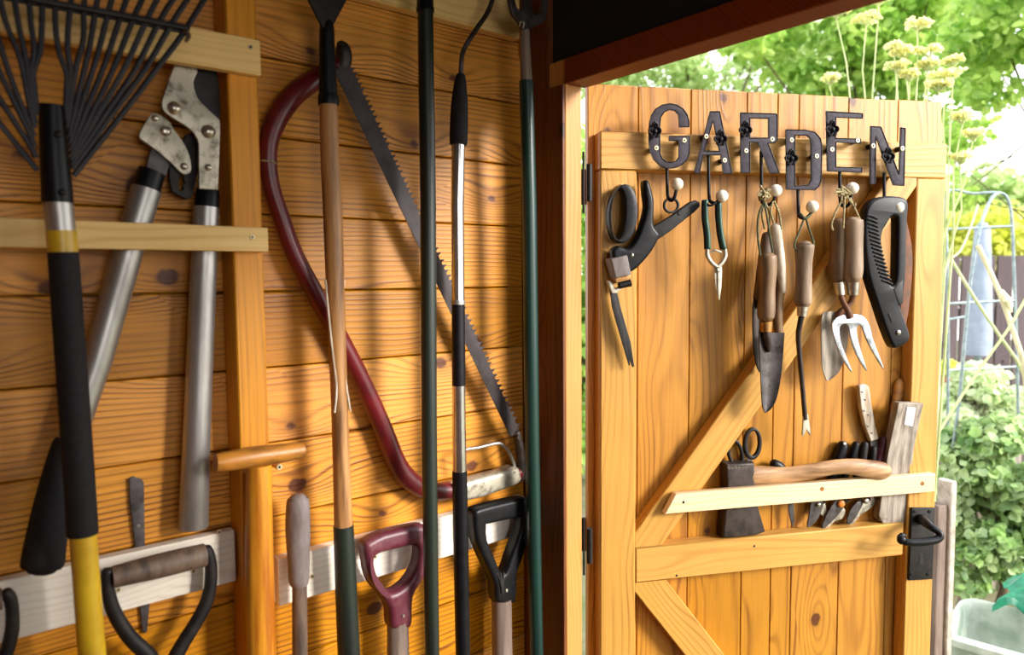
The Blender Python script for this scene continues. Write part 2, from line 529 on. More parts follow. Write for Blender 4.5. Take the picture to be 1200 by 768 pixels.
def tp(fr, pts, seg=14, sm=0, flat=None, cap=True, round_=False):
    """tube from photo-measured points (px, py, h, half width in px) lying in a frame"""
    if sm: pts = smooth_pts(pts, sm, False)
    P = [fr.at(p[0], p[1], p[2]) for p in pts]
    Rr = [p[3] * fr.scale(p[0], p[1], p[2]) for p in pts]
    if round_:
        for end in (0, -1):
            nb = 1 if end == 0 else -2
            d = (P[end] - P[nb]).normalized()
            r = Rr[end]; e = P[end].copy()
            add = [(e - d * r * .3, r), (e - d * r * .05 , r * .92), (e + d * r * .2, r * .7), (e + d * r * .32, r * .35)]
            if end == 0:
                P = [a for a, _ in add[::-1]] + P[1:]; Rr = [q for _, q in add[::-1]] + Rr[1:]
            else:
                P = P[:-1] + [a for a, _ in add]; Rr = Rr[:-1] + [q for _, q in add]
    return tube(P, Rr, seg, flat=(fr.n, flat) if flat else None, cap=cap)

def ball(c, r, seg=16, sc=(1, 1, 1), rot=None):
    b = bmesh.new()
    bmesh.ops.create_uvsphere(b, u_segments=seg, v_segments=max(6, seg // 2), radius=r)
    for v in b.verts:
        v.co = Vector((v.co.x * sc[0], v.co.y * sc[1], v.co.z * sc[2]))
        if rot: v.co = rot @ v.co
        v.co += Vector(c)
    return b

def disc(fr, px, py, h0, h1, rpx, seg=20, dome=.0):
    """a short round boss standing off a frame"""
    c = fr.at(px, py, h1); r = rpx * fr.scale(px, py, h1)
    a = (c - fr.o).dot(fr.x); z = c.z
    P = [fr.w(a, z, h0), fr.w(a, z, h1 - r * .15), fr.w(a, z, h1)]
    Rr = [r, r, r * .82]
    if dome: P += [fr.w(a, z, h1 + dome * .7), fr.w(a, z, h1 + dome)]; Rr += [r * .6, r * .12]
    return tube(P, Rr, seg)

def screw(fr, px, py, h, parent, rpx=2.6, proud=.0012):
    """a small pan-head screw: ring with a dark centre"""
    o = part('screw', disc(fr, px, py, h - .001, h + proud, rpx * 1.15, 14), 'screw', parent)
    part('screw_recess', disc(fr, px, py, h + proud - .0004, h + proud + .0004, rpx * .5, 10), 'hole', o)
    return o

def leaves(blobs, n, size, droop=.3, seed=1, shape=1.):
    """loose foliage: n folded leaves scattered through ellipsoid blobs ((x,y,z),(rx,ry,rz))"""
    rd = random.Random(seed)
    b = bmesh.new()
    tl = b.faces.layers.float.new('tone')
    wts = [bl[1][0] * bl[1][1] * bl[1][2] for bl in blobs]
    for _ in range(n):
        bl = rd.choices(blobs, wts)[0]
        while True:
            d = Vector((rd.uniform(-1, 1), rd.uniform(-1, 1), rd.uniform(-1, 1)))
            if .25 < d.length < 1: break
        c = Vector(bl[0]) + Vector((d.x * bl[1][0], d.y * bl[1][1], d.z * bl[1][2]))
        nrm = (d * .6 + Vector((rd.gauss(0, .5), rd.gauss(0, .5), rd.gauss(.5, .5)))).normalized()
        t = nrm.cross(Vector((rd.gauss(0, 1), rd.gauss(0, 1), rd.gauss(-droop, .6)))).normalized()
        s = nrm.cross(t)
        L = size * rd.uniform(.6, 1.3)
        wd = L * .36 * shape
        vs = [b.verts.new(c + t * x * L + s * y * wd + nrm * k * L) for x, y, k in
              ((-.5, 0, 0), (-.25, .8, .06), (.1, 1., .08), (.55, 0, -.05), (.1, -1., .08), (-.25, -.8, .06))]
        tn = rd.random()
        f = b.faces.new((vs[0], vs[1], vs[2], vs[3])); f[tl] = tn
        f = b.faces.new((vs[0], vs[3], vs[4], vs[5])); f[tl] = tn
    return b

def clumps(c, r, n, sz, seed):
    rd = random.Random(seed)
    out = []
    for _ in range(n):
        while True:
            d = Vector((rd.uniform(-1, 1), rd.uniform(-1, 1), rd.uniform(-1, 1)))
            if d.length < 1: break
        s = sz * rd.uniform(.6, 1.3)
        out.append(((c[0] + d.x * r[0], c[1] + d.y * r[1], c[2] + d.z * r[2]), (s, s, s * .7)))
    return out

# ================================================================== THE SETTING
# --- left wall boards, each its own shiplap board with a seam between
b = bmesh.new()
z = .868 - .1033 * 8
while z < 2.0:
    merge(b, board(W, -1.25, S0, z + .0009, z + .1033 - .0009, -.02, random.uniform(-.0008, .0), 'x', .0016))
    z += .1033
merge(b, board(W, -1.25, S0 + .05, 0, 2.02, -.035, -.0205, 'x', 0, tone=.1))
merge(b, board(W, S0 - .03, S0 + .05, 0, 2.02, -.02, -.003, 'z', 0, tone=.1))
struct('wall_left', b, 'wall')
struct('trim_1', board(W, W.loc(262, 370)[0], W.loc(262, 370)[0] + .0375, .0, 1.95, .0, .046, 'z', .002, tone=.6), 'post')
STUD = bpy.data.objects['trim_1']
# corner post, door lining and the lit door jamb
H1 = on_front(662, 300, S0).dot(nW) + DW
HM = on_front(643, 300, S0).dot(nW) + DW
struct('trim_2', board(W, S0, S0 + .045, 0, 1.95, 0, HM - .0006, 'z', .0015, tone=.35), 'shadepost')
struct('trim_3', board(W, S0 + .0015, S0 + .0385, 0, 1.7475, HM + .0006, H1, 'z', .0015, tone=.5), 'jamb')
# thin sheet painting the shade onto the lining's inner face; doorway edge stays pale
struct('trim_4', board(W, S0 - .004, S0 + .0012, 0, 1.7068, HM + .0006, H1 - .0004, 'z', .0008, tone=.35), 'shadepost')
struct('trim_5', board(W, S0, S0 + .045, 1.7075, 1.7475, H1 - .001, 1.45, 'x', .0015, tone=.4), 'beam')
ENC = 2.15
b = BM(board(W, S0 + .012, S0 + .05, 1.748, 2.02, 0.0, ENC, 'x', 0), board(W, S0, S0 + .05, 0, 1.748, 1.4505, ENC, 'z', 0))
struct('wall_front', b, 'shadeblack')
def slab(x0, x1, y0, y1, z0, z1, m, name):
    F0 = Frame((0, 0), pi / 2)
    bb = board(F0, x0, x1, z0, z1, -y1, -y0, 'x', 0)
    return struct(name, bb, m)
b = BM(board(W, -1.25, -1.2, 0, 2.02, .0, ENC, 'x', 0)); struct('wall_back', b, 'hull')
WS0, WS1, WZ0, WZ1 = -.32, .58, 1.2, 1.9
b = BM(board(W, -1.25, WS0, 0, 2.02, ENC, ENC + .04, 'x', 0), board(W, WS1, S0 + .05, 0, 2.02, ENC, ENC + .04, 'x', 0),
       board(W, WS0, WS1, 0, WZ0, ENC, ENC + .04, 'x', 0), board(W, WS0, WS1, WZ1, 2.02, ENC, ENC + .04, 'x', 0))
struct('wall_right', b, 'hull')
b = BM(*[board(W, a_, a_ + .03, WZ0, WZ1, ENC - .005, ENC + .035, 'z', .002) for a_ in (WS0, .115, WS1 - .03)],
       *[board(W, WS0, WS1, z_, z_ + .03, ENC - .006, ENC + .034, 'x', .002) for z_ in (WZ0, WZ1 - .03)])
wn = struct('added_window_1', b, 'frame')  # unseen window frame, added to go with the fill lamp
wo.location = W.w((WS0 + WS1) / 2, (WZ0 + WZ1) / 2, ENC - .02)
wo.rotation_euler = W.n.to_track_quat('Z', 'Y').to_euler()
b = BM(board(W, -1.3, S0 + .25, 2.02, 2.06, -.1, ENC + .1, 'x', 0)); struct('ceiling', b, 'shadeblack')
b = bmesh.new()
for i in range(18):
    merge(b, board(W, -1.25, S0, -.03, 0, i * .12, i * .12 + .118, 'x', .001))
struct('floor', b, 'boardfl')
slab(-14, 14, -8, 16, -.12, -.04, 'earth', 'ground')

# --- battens nailed across the left wall
def batten(fr, label, a0, a1, z0, z1, h0, h1, m, scr, group=None, tone=.5, slant=None):
    t = thing('wooden_batten', label, 'batten', fr.w((a0 + a1) / 2, z0, h0), group)
    part('board', board(fr, a0, a1, z0, z1, h0, h1, 'x', .001, tone=tone, slant=slant), m, t)
    for px, py in scr: screw(fr, px, py, h1, t)
    return t
batten(W, 'cream batten at top left behind the rake tines', -.35, W.loc(305, 48, .062)[0], 1.652, 1.6945, .0465, .062, 'upbat', [(294, 55)], tone=.5)
batten(W, 'cream batten crossing the lopper handles below the rake ferrule', -.35, W.loc(314, 267, .062)[0], 1.4355, 1.4655, .0465, .062, 'upbat', [(296, 278)], tone=.45)
LB = batten(W, 'whitish low batten behind the iron handle with wooden grip', -.35, .306, 1.009, 1.077, .008, .024, 'white', [(139, 692), (227, 670), (257, 624)], tone=.4)
RB = batten(W, 'white low batten behind the maroon and black handles', .3625, .80, .957, 1.0228, .004, .022, 'white', [(342.7, 684), (366, 676), (487, 641), (440, 653), (607.5, 606)], tone=.9)
batten(W, 'pale upper batten behind the hooked pole top', .3625, .796, 1.7945, 1.86, .003, .022, 'upbat', [], tone=.6)
batten(W, 'small wood block on corner post behind the fork neck', W.loc(617, 40, .022)[0], W.loc(631, 40, .022)[0], 1.772, 1.83, .001, .022, 'post', [], tone=.4)
screw(W, 293.5, 554, .047, STUD, 3.2, .014); screw(W, 327.7, 547.8, .024, STUD, 3.2, .02)

# ================================================================== THE DOOR
ZT = 1.7247
door = thing('door_1', 'open ledged and braced pine door hung with garden tools', 'door', D.w(.35, .03, 0))
door['kind'] = 'structure'; del door['category']; del door['label']
seam = [0, .0912, .1888, .2967, .3573, .4000, .5016, .6066, .7030]
b = bmesh.new()
tones = [.75, .7, .45, .5, .55, .65, .72, .85]
for i in range(8):
    merge(b, board(D, seam[i] + .0005, seam[i + 1] - .0005, .03, ZT + random.uniform(-.001, .001), -.016, 0, 'z', .0014, tone=tones[i]))
part('board_panel', b, 'door', door)
LH = .03
lx = lambda px, py, h=LH: D.loc(px, py, h)[0]
lz = lambda px, py, h=LH: D.loc(px, py, h)[1]
SL1, SR0, SR1 = lx(746, 300), lx(1067, 500), lx(1106, 300)
ZL0, ZL1 = lz(900, 203.6), lz(900, 160.6)
ZM0, ZM1 = lz(900, 667.5), lz(900, 628.2)
part('rail', board(D, lx(703.4, 170), lx(1109.5, 190), ZL0, ZL1, .0005, LH + .001, 'x', .002, tone=.75), 'frame', door)
part('rail', board(D, SL1 + .0006, lx(1059, 630), ZM0, ZM1, .0005, LH, 'x', .002, tone=.75), 'frame', door)
part('stile', board(D, lx(703.8, 300), SL1, .03, ZL0 - .0006, .0005, LH, 'z', .002, tone=.6), 'frame', door)
part('stile', board(D, SR0, SR1, .03, ZL0 - .0006, .0005, LH - .001, 'z', .002, tone=.7), 'frame', door)
def brace(p0, p1, w, tone):
    a0, z0 = p0; a1, z1 = p1
    L = sqrt((a1 - a0) ** 2 + (z1 - z0) ** 2); an = math.atan2(z1 - z0, a1 - a0)
    bb = board(D, a0, a0 + L, z0 - w / 2, z0 + w / 2, .0005, LH - .002, 'x', .0015, tone=tone, rot=(an, a0, z0))
    return bb
def clip(bb, planes):
    for co, no in planes:
        g_ = list(bb.verts) + list(bb.edges) + list(bb.faces)
        r_ = bmesh.ops.bisect_plane(bb, geom=g_, plane_co=co, plane_no=no, clear_outer=True)
        ed = [e for e in r_['geom_cut'] if isinstance(e, bmesh.types.BMEdge)]
        try: bmesh.ops.edgeloop_fill(bb, edges=ed)
        except Exception: pass
    return bb
up = Vector((0, 0, 1))
p0, p1 = D.loc(768, 622, LH), D.loc(1062, 209, LH)
q0 = (p0[0] - (p1[0] - p0[0]) * .3, p0[1] - (p1[1] - p0[1]) * .3); q1 = (p1[0] + (p1[0] - p0[0]) * .2, p1[1] + (p1[1] - p0[1]) * .2)
bb = brace(q0, q1, .056, .62)
clip(bb, [(D.w(SL1 + .0005, 0, 0), -D.x), (D.w(0, ZM1 + .0006, 0), -up), (D.w(0, ZL0 - .0006, 0), up), (D.w(SR0 - .0006, 0, 0), D.x)])
part('brace', bb, 'frame', door)
p0, p1 = D.loc(760, 684, LH), D.loc(826, 768, LH)
q0 = (p0[0] - (p1[0] - p0[0]) * .6, p0[1] - (p1[1] - p0[1]) * .6); q1 = (p0[0] + (p1[0] - p0[0]) * 6.5, p0[1] + (p1[1] - p0[1]) * 6.5)
bb = brace(q0, q1, .056, .62)
clip(bb, [(D.w(SL1 + .0005, 0, 0), -D.x), (D.w(0, ZM0 - .0006, 0), up), (D.w(SR0 - .0006, 0, 0), D.x)])
part('brace', bb, 'frame', door)
# thin batten holding the rack of tools
a0, z0 = D.loc(779, 600, .046); a1, z1 = D.loc(1096, 578, .046)
rb = part('rack_batten', board(D, a0, a1, lz(940, 589.5, .046), lz(940, 567.5, .046), LH + .0005, .046, 'x', .0012, tone=.85, slant=(.021, 0)), 'pale', door, 'pale thin batten holding the tools')
part('screw', disc(D, 801, 589, .0452, .0463, 1.8, 10), 'hole', door)
for kx_, ky_ in ((1081, 567), (963.5, 573.5)):
    part('knot', disc(D, kx_, ky_, .0452, .0463, 3.2, 12), 'thandle', door)
# screw holes and hinge leaves
for (px, py) in ((884, 640.5), (793, 675)):
    part('nail_hole', disc(D, px, py, LH - .001, LH + .0003, 1.6, 8), 'hole', door)
for zc in (1.555, .945):
    hb = BM(board(W, S0 + .0388, S0 + .0415, zc - .05, zc + .05, H1 + .0003, H1 + .004, 'z', .0005),
            tube([W.w(S0 + .050, zc - .03, H1 + .006), W.w(S0 + .050, zc + .03, H1 + .006)], .005, 12),
            board(D, -.006, .012, zc - .03, zc + .03, -.0205, -.0165, 'z', .0005))
    part('hinge', hb, 'blackmetal', door)
# latch
DOOR = D
D = Frame(HG, BD, -.03)
lp = plate(D, [(1068, 595), (1094.7, 595), (1091.8, 678.6), (1064.2, 680)], .0625, .005, .001)
lat = part('latch_plate', lp, 'blackmetal', door, 'black iron latch plate')
part('keyhole', BM(disc(D, 1079.5, 652, .0648, .0656, 3.2, 14), plate(D, [(1078, 653), (1081, 653), (1082.5, 662), (1076.5, 662)], .0652, .0008, .0001)), 'hole', lat)
for q in ((1072.5, 600), (1090, 600), (1068.8, 673.5), (1088, 673.5)):
    part('stud', disc(D, q[0], q[1], .065, .0665, 2.2, 10), 'rim', lat)
hb = BM(tube([D.at(1079.8, 609, .065), D.at(1079.8, 609, .072), D.at(1079.8, 609, .075)], [.0105, .0095, .007], 18),
        tp(D, [(1080, 609, .072, 5.5), (1085, 613, .092, 5.2), (1091, 618, .108, 4.2), (1099, 623, .115, 4.), (1102, 628, .118, 4.2), (1098, 632.5, .118, 4.6), (1086, 635, .116, 4.8), (1073, 636, .113, 4.6), (1063, 635.6, .11, 4.2), (1057, 634.5, .106, 3.6), (1054.5, 631, .102, 3.4), (1057, 627.5, .1, 3.), (1060.5, 628.5, .1, 2.6)], 14, 5),
        ball(D.at(1056.5, 633, .106), .0085, 14, (1, .8, 1)))
part('handle', hb, 'black', lat)

# ================================================================== LETTER HOOKS
def letter(ch, where, zoom, outline, holes, flower, rod, knob, screws):
    h = .078
    o = Z(outline, *zoom)
    c = D.at(*knob[:2], h)
    t = thing('letter_hook', 'dark cast iron letter %s coat hook %s' % (ch, where), 'hook', D.at(o[0][0], max(p[1] for p in o), h), 'garden letter hooks along the top rail')
    hs = [Z(q, *zoom) for q in holes]
    sm = 3 if ch == 'G' else 0
    pl = part('letter', plate(D, o, h, .005, .0009, hs), 'letter', t)
    rims = bmesh.new()
    for poly in [o] + hs:
        P = [D.at(p[0], p[1], h + .0026) for p in poly]
        cen = sum(P, Vector()) / len(P)
        P = P + [P[0], P[1]]
        for i in range(len(P) - 1):
            merge(rims, tube([P[i], P[i + 1]], .00095, 6))
    part('raised_edge', rims, 'rim', pl)
    # flower ornament
    fx, fy = flower
    fb = bmesh.new()
    s = D.scale(fx, fy, .085)
    for ang, L, w_ in ((90, 8.5, 2.9), (8, 5.6, 3.), (172, 5.6, 3.), (-65, 5.6, 2.5), (-115, 5.6, 2.5)):
        a = radians(ang)
        cx, cy = fx + cos(a) * L * .75, fy - sin(a) * L * .75
        ring = [(cx + cos(a) * cos(q) * L * .52 - sin(a) * sin(q) * w_, cy - (sin(a) * cos(q) * L * .52 + cos(a) * sin(q) * w_), .086 + .003 * cos(q), 1.25) for q in [2 * pi * k / 10 for k in range(11)]]
        merge(fb, tp(D, ring, 6))
        cc = D.at(cx, cy, .083)
        merge(fb, ball(cc, s * w_ * .95, 10, (1, 1, 1)))
    merge(fb, ball(D.at(fx, fy, .086), s * 3.2, 12))
    part('flower', fb, 'rim', pl)
    # rod and ivory knob
    (rx, ry0, ry1) = rod
    kx, ky = knob
    mid = (rx + kx) / 2
    pts = [(rx, ry0 - 3.5, h - .003, 1.7), (rx, ry0, h - .0035, 1.9), (rx + .3, (ry0 + ry1) / 2, h - .002, 1.9), (rx + .8, ry1 - 4, h, 2.), (rx + 2, ry1 + 2, h + .006, 2.),
           (mid, ry1 + 4, h + .012, 2.), (kx - 3, ry1, h + .016, 2.), (kx - 1, ky + 6, h + .018, 1.9), (kx, ky, h + .018, 1.8)]
    part('hook', tp(D, pts, 10, 4), 'rim', t)
    part('knob', ball(D.at(kx, ky, h + .018), 7.3 * D.scale(kx, ky, h + .018), 24), 'ivory', t, 'ivory coloured round knob')
    for sx, sy in screws:
        part('standoff', disc(D, sx, sy, LH + .0312, h - .002, 3.2, 12), 'rim', t)
        screw(D, sx, sy, h + .0025, t, 2.5, .0012)
zG, zR, zD, zE = (740, 100, 6.4), (860, 100, 6.4), (860, 80, 4.265), (960, 120, 6.4)
letter('G', 'first of the word on the door', zG,
       [(432,312),(432,270),(420,225),(390,180),(345,150),(290,138),(230,148),(180,180),(150,225),(135,280),(130,350),(130,420),(138,490),(165,555),(210,600),(265,622),(320,620),(375,598),(415,560),(432,520),(436,470),(436,382),(282,382),(282,415),(355,415),(355,540),(335,568),(300,580),(260,575),(230,550),(215,510),(213,420),(213,300),(220,240),(245,200),(285,182),(325,190),(348,215),(357,260),(357,312)],
       [], (767.5, 154), (781.5, 196, 231), (793.5, 216), [(769.4, 173.4), (802.2, 164.4)])
letter('A', 'with green handled snips under it', zG, [(590,198),(662,198),(755,662),(690,662),(668,522),(537,522),(510,660),(472,655)],
       [[(612,265),(660,495),(545,495)]], (844.4, 163.3), (830.2, 181, 234), (845.9, 230), [(828, 159.8), (849.4, 187.8)])
letter('R', 'holding two old trowels', zR, [(48,207),(318,215),(325,225),(325,415),(300,435),(255,432),(340,655),(272,660),(180,428),(120,425),(120,655),(52,657)],
       [[(120,245),(258,250),(258,395),(120,398)]], (873.7, 153), (892, 181, 236), (909, 223.4), [(874.8, 176.6), (905.3, 163)])
letter('D', 'hung lower than its neighbours over the weeder', zD, [(260,308),(360,310),(405,320),(432,350),(440,390),(436,560),(425,590),(405,608),(262,605)],
       [[(305,335),(360,335),(380,350),(386,380),(386,555),(372,585),(305,590)]], (927.5, 186), (935, 223, 252), (951.9, 242.5), [(928.1, 164), (957.5, 182.8)])
letter('E', 'above the bright three-tined hand fork', zE, [(52,68),(325,85),(325,120),(125,112),(122,270),(310,275),(310,308),(125,298),(125,485),(320,492),(318,525),(60,515)],
       [], (975.6, 152), (984, 203, 238), (998.7, 221), [(975.6, 175), (1005.6, 164.5)])
letter('N', 'last of the word above the folding saw', zE, [(385,180),(462,185),(598,540),(610,190),(645,195),(635,625),(555,620),(425,255),(418,612),(380,612)],
       [], (1041, 184), (1036, 206, 246), (1052, 243.4), [(1023.8, 170.8), (1058, 173.9)])

# ================================================================== TOOLS ON THE DOOR
def twine(fr, paths, mat_, parent, r=1.3):
    b_ = bmesh.new()
    for p in paths:
        q = [(x, y, h, r) for x, y, h in p]
        merge(b_, tp(fr, q, 8, 4))
    return part('twine_loop', b_, mat_, parent)

# --- grass shears
zs = (700, 200, 5.483)
t = thing('grass_shears', 'black long-bladed grass shears hung by a loop handle beside the hinge', 'shears', D.at(741, 430, .07))
screw(D, 729.7, 218.8, .062, door, 3., .006)
ell = lambda cx, cy, rx, ry, tilt=0, n=28: [(cx + rx * cos(a) * cos(tilt) - ry * sin(a) * sin(tilt), cy + rx * cos(a) * sin(tilt) + ry * sin(a) * cos(tilt)) for a in [2 * pi * k / n for k in range(n)]]
part('loop_handle', annulus(D, ell(728.3, 251, 16.5, 34.5, .06), ell(722.6, 251, 8.4, 30, .05), .079, .022, .002), 'black', t)
body = [(285,75),(303,64),(318,72),(335,120),(352,200),(350,300),(352,360),(388,410),(372,460),(330,530),(280,590),(240,630),(195,655),(150,650),(100,600),(85,540),(88,505),(125,485),(180,500),(215,470),(245,420),(275,340),(298,240),(290,150)]
part('handle', plate(D, Z(body, *zs), .080, .022, .006, sm=3, seg=3), 'black', t, 'smoky black curved handle and body')
arm = [(350,360),(470,290),(590,203),(622,192),(648,205),(652,232),(620,265),(560,312),(470,385),(390,440),(365,400)]
part('latch_arm', BM(plate(D, Z(arm, *zs), .068, .012, .002), disc(D, 700 + 530 / 5.483, 200 + 275 / 5.483, .072, .0755, 2.4, 12), annulus(D, Z(ell(474, 224, 52, 52, n=24), *zs), Z(ell(474, 224, 38, 38, n=24), *zs), .068, .006, .0012)), 'blackmetal', t)
part('pivot_rivet', disc(D, 700 + 225 / 5.483, 200 + 543 / 5.483, .088, .0925, 2.2, 12, .001), 'bolt', t)
part('swivel_block', plate(D, Z([(68, 567), (172, 545), (198, 670), (98, 692)], *zs), .083, .030, .002), 'grip', t, 'grey worn swivel block')
part('swivel_washer', plate(D, Z([(100, 690), (198, 668), (203, 700), (106, 724)], *zs), .080, .022, .001), 'brass', t, 'tan wooden washer')
part('lock_knob', tp(D, Z([(140, 738, .085, 4.2), (212, 722, .085, 4.4)], *zs), 14, round_=False), 'black', t)
part('blade_mount', plate(D, Z([(62, 705), (85, 712), (112, 760), (140, 742), (160, 752), (120, 790), (90, 790)], *zs), .078, .008, .001), 'steel', t)
part('blade', BM(plate(D, [(712.5, 331), (722, 338), (727, 360), (739, 402), (743, 429.5), (741, 430.5), (734, 412), (722, 377), (716, 350)], .073, .0025, .0004),
                 plate(D, [(715, 340), (720, 345), (731, 385), (738.5, 428), (736.8, 428.5), (726, 392), (717, 360)], .078, .002, .0004)), 'blackmetal', t, 'two long dark steel blades')

# --- snips
t = thing('garden_snips', 'small narrow snips with dark green handles under letter A', 'snips', D.at(842, 351, .09))
for sx, pts in ((0, [(827, 235), (827, 255), (829.5, 276), (830, 292)]), (1, [(842.5, 237), (843, 255), (845, 275), (848.5, 292)])):
    part('handle', tp(D, [(x, y, .089, 3.3) for x, y in pts], 12, 4, round_=True), 'snip', t)
    part('handle_edge', tp(D, [(x - 2.6, y, .088, 2.4) for x, y in pts], 10, 4, round_=True), 'black', t)
part('wire_loop', tp(D, [(827, 236, .09, 1.3), (831, 241, .094, 1.4), (837, 239, .096, 1.4), (841, 235, .094, 1.4), (843, 238, .09, 1.3)], 8, 4), 'rim', t)
part('spring_frame', BM(tp(D, [(829, 291, .089, 2.4), (829, 300, .089, 2.6), (834, 308, .089, 2.6), (840, 313, .089, 2.6)], 10, 3), tp(D, [(849, 291, .089, 2.4), (850, 300, .089, 2.6), (846, 308, .089, 2.6), (841, 313, .089, 2.6)], 10, 3),
     tp(D, [(832, 296, .089, 1.2), (838, 293.5, .091, 1.2), (845, 296, .089, 1.2)], 8, 3)), 'steel', t)
part('blade', plate(D, [(837.5, 308), (840, 312), (842, 335), (843.3, 352), (841.6, 352), (838, 334), (836.6, 316)], .088, .002, .0004), 'steel', t)
part('blade', plate(D, [(845, 308), (846, 318), (845, 338), (843, 352), (841.8, 352), (841, 335), (841, 314)], .0905, .002, .0004), 'steel', t)
part('pivot', disc(D, 841.6, 317, .088, .094, 2.6, 12, .001), 'bolt', t)

def handle_of(t, pts, m, seg=18):
    return part('handle', tp(D, pts, seg, 4, round_=True), m, t)

def scoop(rows, depth, thick=.0016, n=9):
    """a trowel blade: rows of (px, py, half px, h) from shoulder to tip, hollowed towards the viewer"""
    b_ = bmesh.new(); R_ = []
    rows = smooth_pts(rows, 4, False)
    for px, py, hw, h in rows:
        c_ = D.at(px, py, h); sc = D.scale(px, py, h)
        rw = []
        for k in range(n):
            u_ = -1 + 2 * k / (n - 1)
            rw.append(b_.verts.new(c_ + D.x * u_ * hw * sc + D.n * depth * u_ * u_ * min(1, hw / 10)))
        R_.append(rw)
    for i in range(len(R_) - 1):
        for k in range(n - 1):
            b_.faces.new((R_[i][k], R_[i][k + 1], R_[i + 1][k + 1], R_[i + 1][k]))
    bmesh.ops.recalc_face_normals(b_, faces=b_.faces)
    g_ = bmesh.ops.solidify(b_, geom=list(b_.faces), thickness=thick)
    return b_

# --- front trowel on R
t = thing('garden_trowel', 'old trowel with brown wooden handle, frontmost on letter R', 'trowel', D.at(897, 484, .08), 'old trowels')
handle_of(t, [(899, 299.5, .098, 9.6), (899.2, 303, .098, 10.9), (899.5, 318, .098, 10.6), (899, 340, .098, 9.4), (898, 362, .098, 10.4), (897.5, 374, .098, 9.6)], 'brownwood')
part('ferrule', tp(D, [(897.5, 377, .098, 7.6), (897.5, 389, .098, 6.6)], 16), 'brass', t)
part('tang', tp(D, [(897.5, 386, .098, 3.4), (899, 398, .094, 5.2), (900.5, 412, .09, 2.6)], 12, 3), 'grime', t)
part('blade', scoop([(901.5, 390, 16.8, .086), (901.5, 394, 16.6, .086), (901, 425, 14.8, .086), (900, 450, 12.6, .087), (898.5, 468, 9.8, .088), (897.5, 478, 6.2, .089), (897, 484, 1.2, .09)], .007), 'blade', t, 'dull grey hollow blade')
twine(D, [[(895, 238, .1), (889, 252, .1), (888, 275, .098), (891, 300, .098)], [(896, 238, .102), (899, 255, .103), (903, 280, .103), (906, 299, .1)]], 'twineg', t)
# --- trowel behind it
t = thing('garden_trowel', 'darker trowel half hidden behind the front one on letter R', 'trowel', D.at(886, 440, .05), 'old trowels')
handle_of(t, [(899, 274, .075, 6.), (897, 300, .073, 8.), (893, 330, .071, 7.8), (889, 352, .069, 7)], 'darkwood')
part('ferrule', tp(D, [(889, 350, .069, 6), (888, 360, .068, 5)], 14), 'grime', t)
part('blade', scoop([(888, 346, 5, .066), (887.5, 356, 9.2, .066), (888, 380, 10.5, .066), (889, 405, 10.5, .066), (890, 425, 8, .066), (891, 436, 3, .066)], .008), 'grime', t)
twine(D, [[(897, 236, .098), (893, 250, .092), (896, 268, .08)], [(897, 238, .1), (902, 252, .09), (900, 272, .08)]], 'twine', t)
# --- third tool with pale handle
t = thing('budding_knife', 'hooked knife with pale worn handle behind the R trowels', 'knife', D.at(914, 391, .06))
handle_of(t, [(908.5, 264, .086, 6.), (911, 285, .084, 6.4), (914.5, 310, .082, 6.), (917, 335, .08, 4.2), (918, 343, .08, 3)], 'palewood')
part('dark_shank', tp(D, [(911, 322, .074, 4.5), (914.5, 335, .074, 6), (912.5, 352, .072, 5.6), (911.5, 370, .072, 6), (912.5, 391, .071, 5)], 14, 4), 'brownwood', t, 'dark wooden lower half')
twine(D, [[(906, 236, .1), (903, 248, .098), (907, 262, .09)], [(907, 236, .1), (913, 250, .098), (916, 272, .09)]], 'twine', t)
# knotted bunch of twine over the R hook
t = thing('twine_knot', 'bunched knot of twine over the hook below letter R', 'twine', D.at(898, 240, .095), 'twine knots on the letter hooks')
def knot(cx, cy, s, seed, par):
    rd = random.Random(seed); bb_ = bmesh.new()
    for i in range(9):
        p = [(cx + rd.gauss(0, 3.2) * s, cy + rd.gauss(0, 3.4) * s, .1 + rd.gauss(0, .003), 1.3) for _ in range(5)]
        merge(bb_, tp(D, p, 6, 4))
    for i in range(5):
        a = rd.uniform(pi * .5, pi * 1.1)
        merge(bb_, tp(D, [(cx, cy, .1, 1.1), (cx + cos(a) * 6 * s, cy - sin(a) * 6 * s, .104, 1.), (cx + cos(a) * 10 * s, cy - sin(a) * 9 * s + 2, .104, .7)], 6, 3))
    part('strands', bb_, 'twine', par)
knot(896.5, 229, .95, 3, t)
# --- weeder on D
t = thing('hand_weeder', 'long-necked fork-tipped hand weeder under letter D', 'weeder', D.at(944, 510, .07))
handle_of(t, [(942.5, 285.5, .094, 9), (942.5, 289, .094, 11), (942.3, 296, .094, 10.6), (942, 310, .094, 9.3), (941.5, 335, .094, 9.4), (941, 352, .094, 10.3), (941, 358, .094, 9)], 'oldwood')
part('ferrule', tp(D, [(940.8, 359, .094, 6.6), (939.5, 371, .094, 5.4)], 16), 'bolt', t)
part('shaft', tp(D, [(939.5, 369, .094, 3.4), (937, 382, .09, 3.2), (935.5, 392, .084, 3.1), (936.5, 410, .08, 3), (940, 450, .078, 2.8), (943, 485, .076, 2.8), (943.8, 492, .076, 3.2)], 12, 4), 'grime', t)
part('forked_tip', plate(D, [(941, 486), (946.5, 486), (948, 497), (950, 509.5), (948.5, 510), (944.8, 503.5), (941.5, 511), (939.5, 510), (940.5, 497)], .076, .003, .0008), 'steel', t)
twine(D, [[(943, 254, .1), (938, 268, .1), (931, 286, .1), (933, 293, .096)], [(944, 254, .1), (948, 268, .1), (953.5, 285, .1), (952, 293, .096)], [(938, 250, .1), (944, 256, .104), (951, 251, .102)]], 'twineg', t)
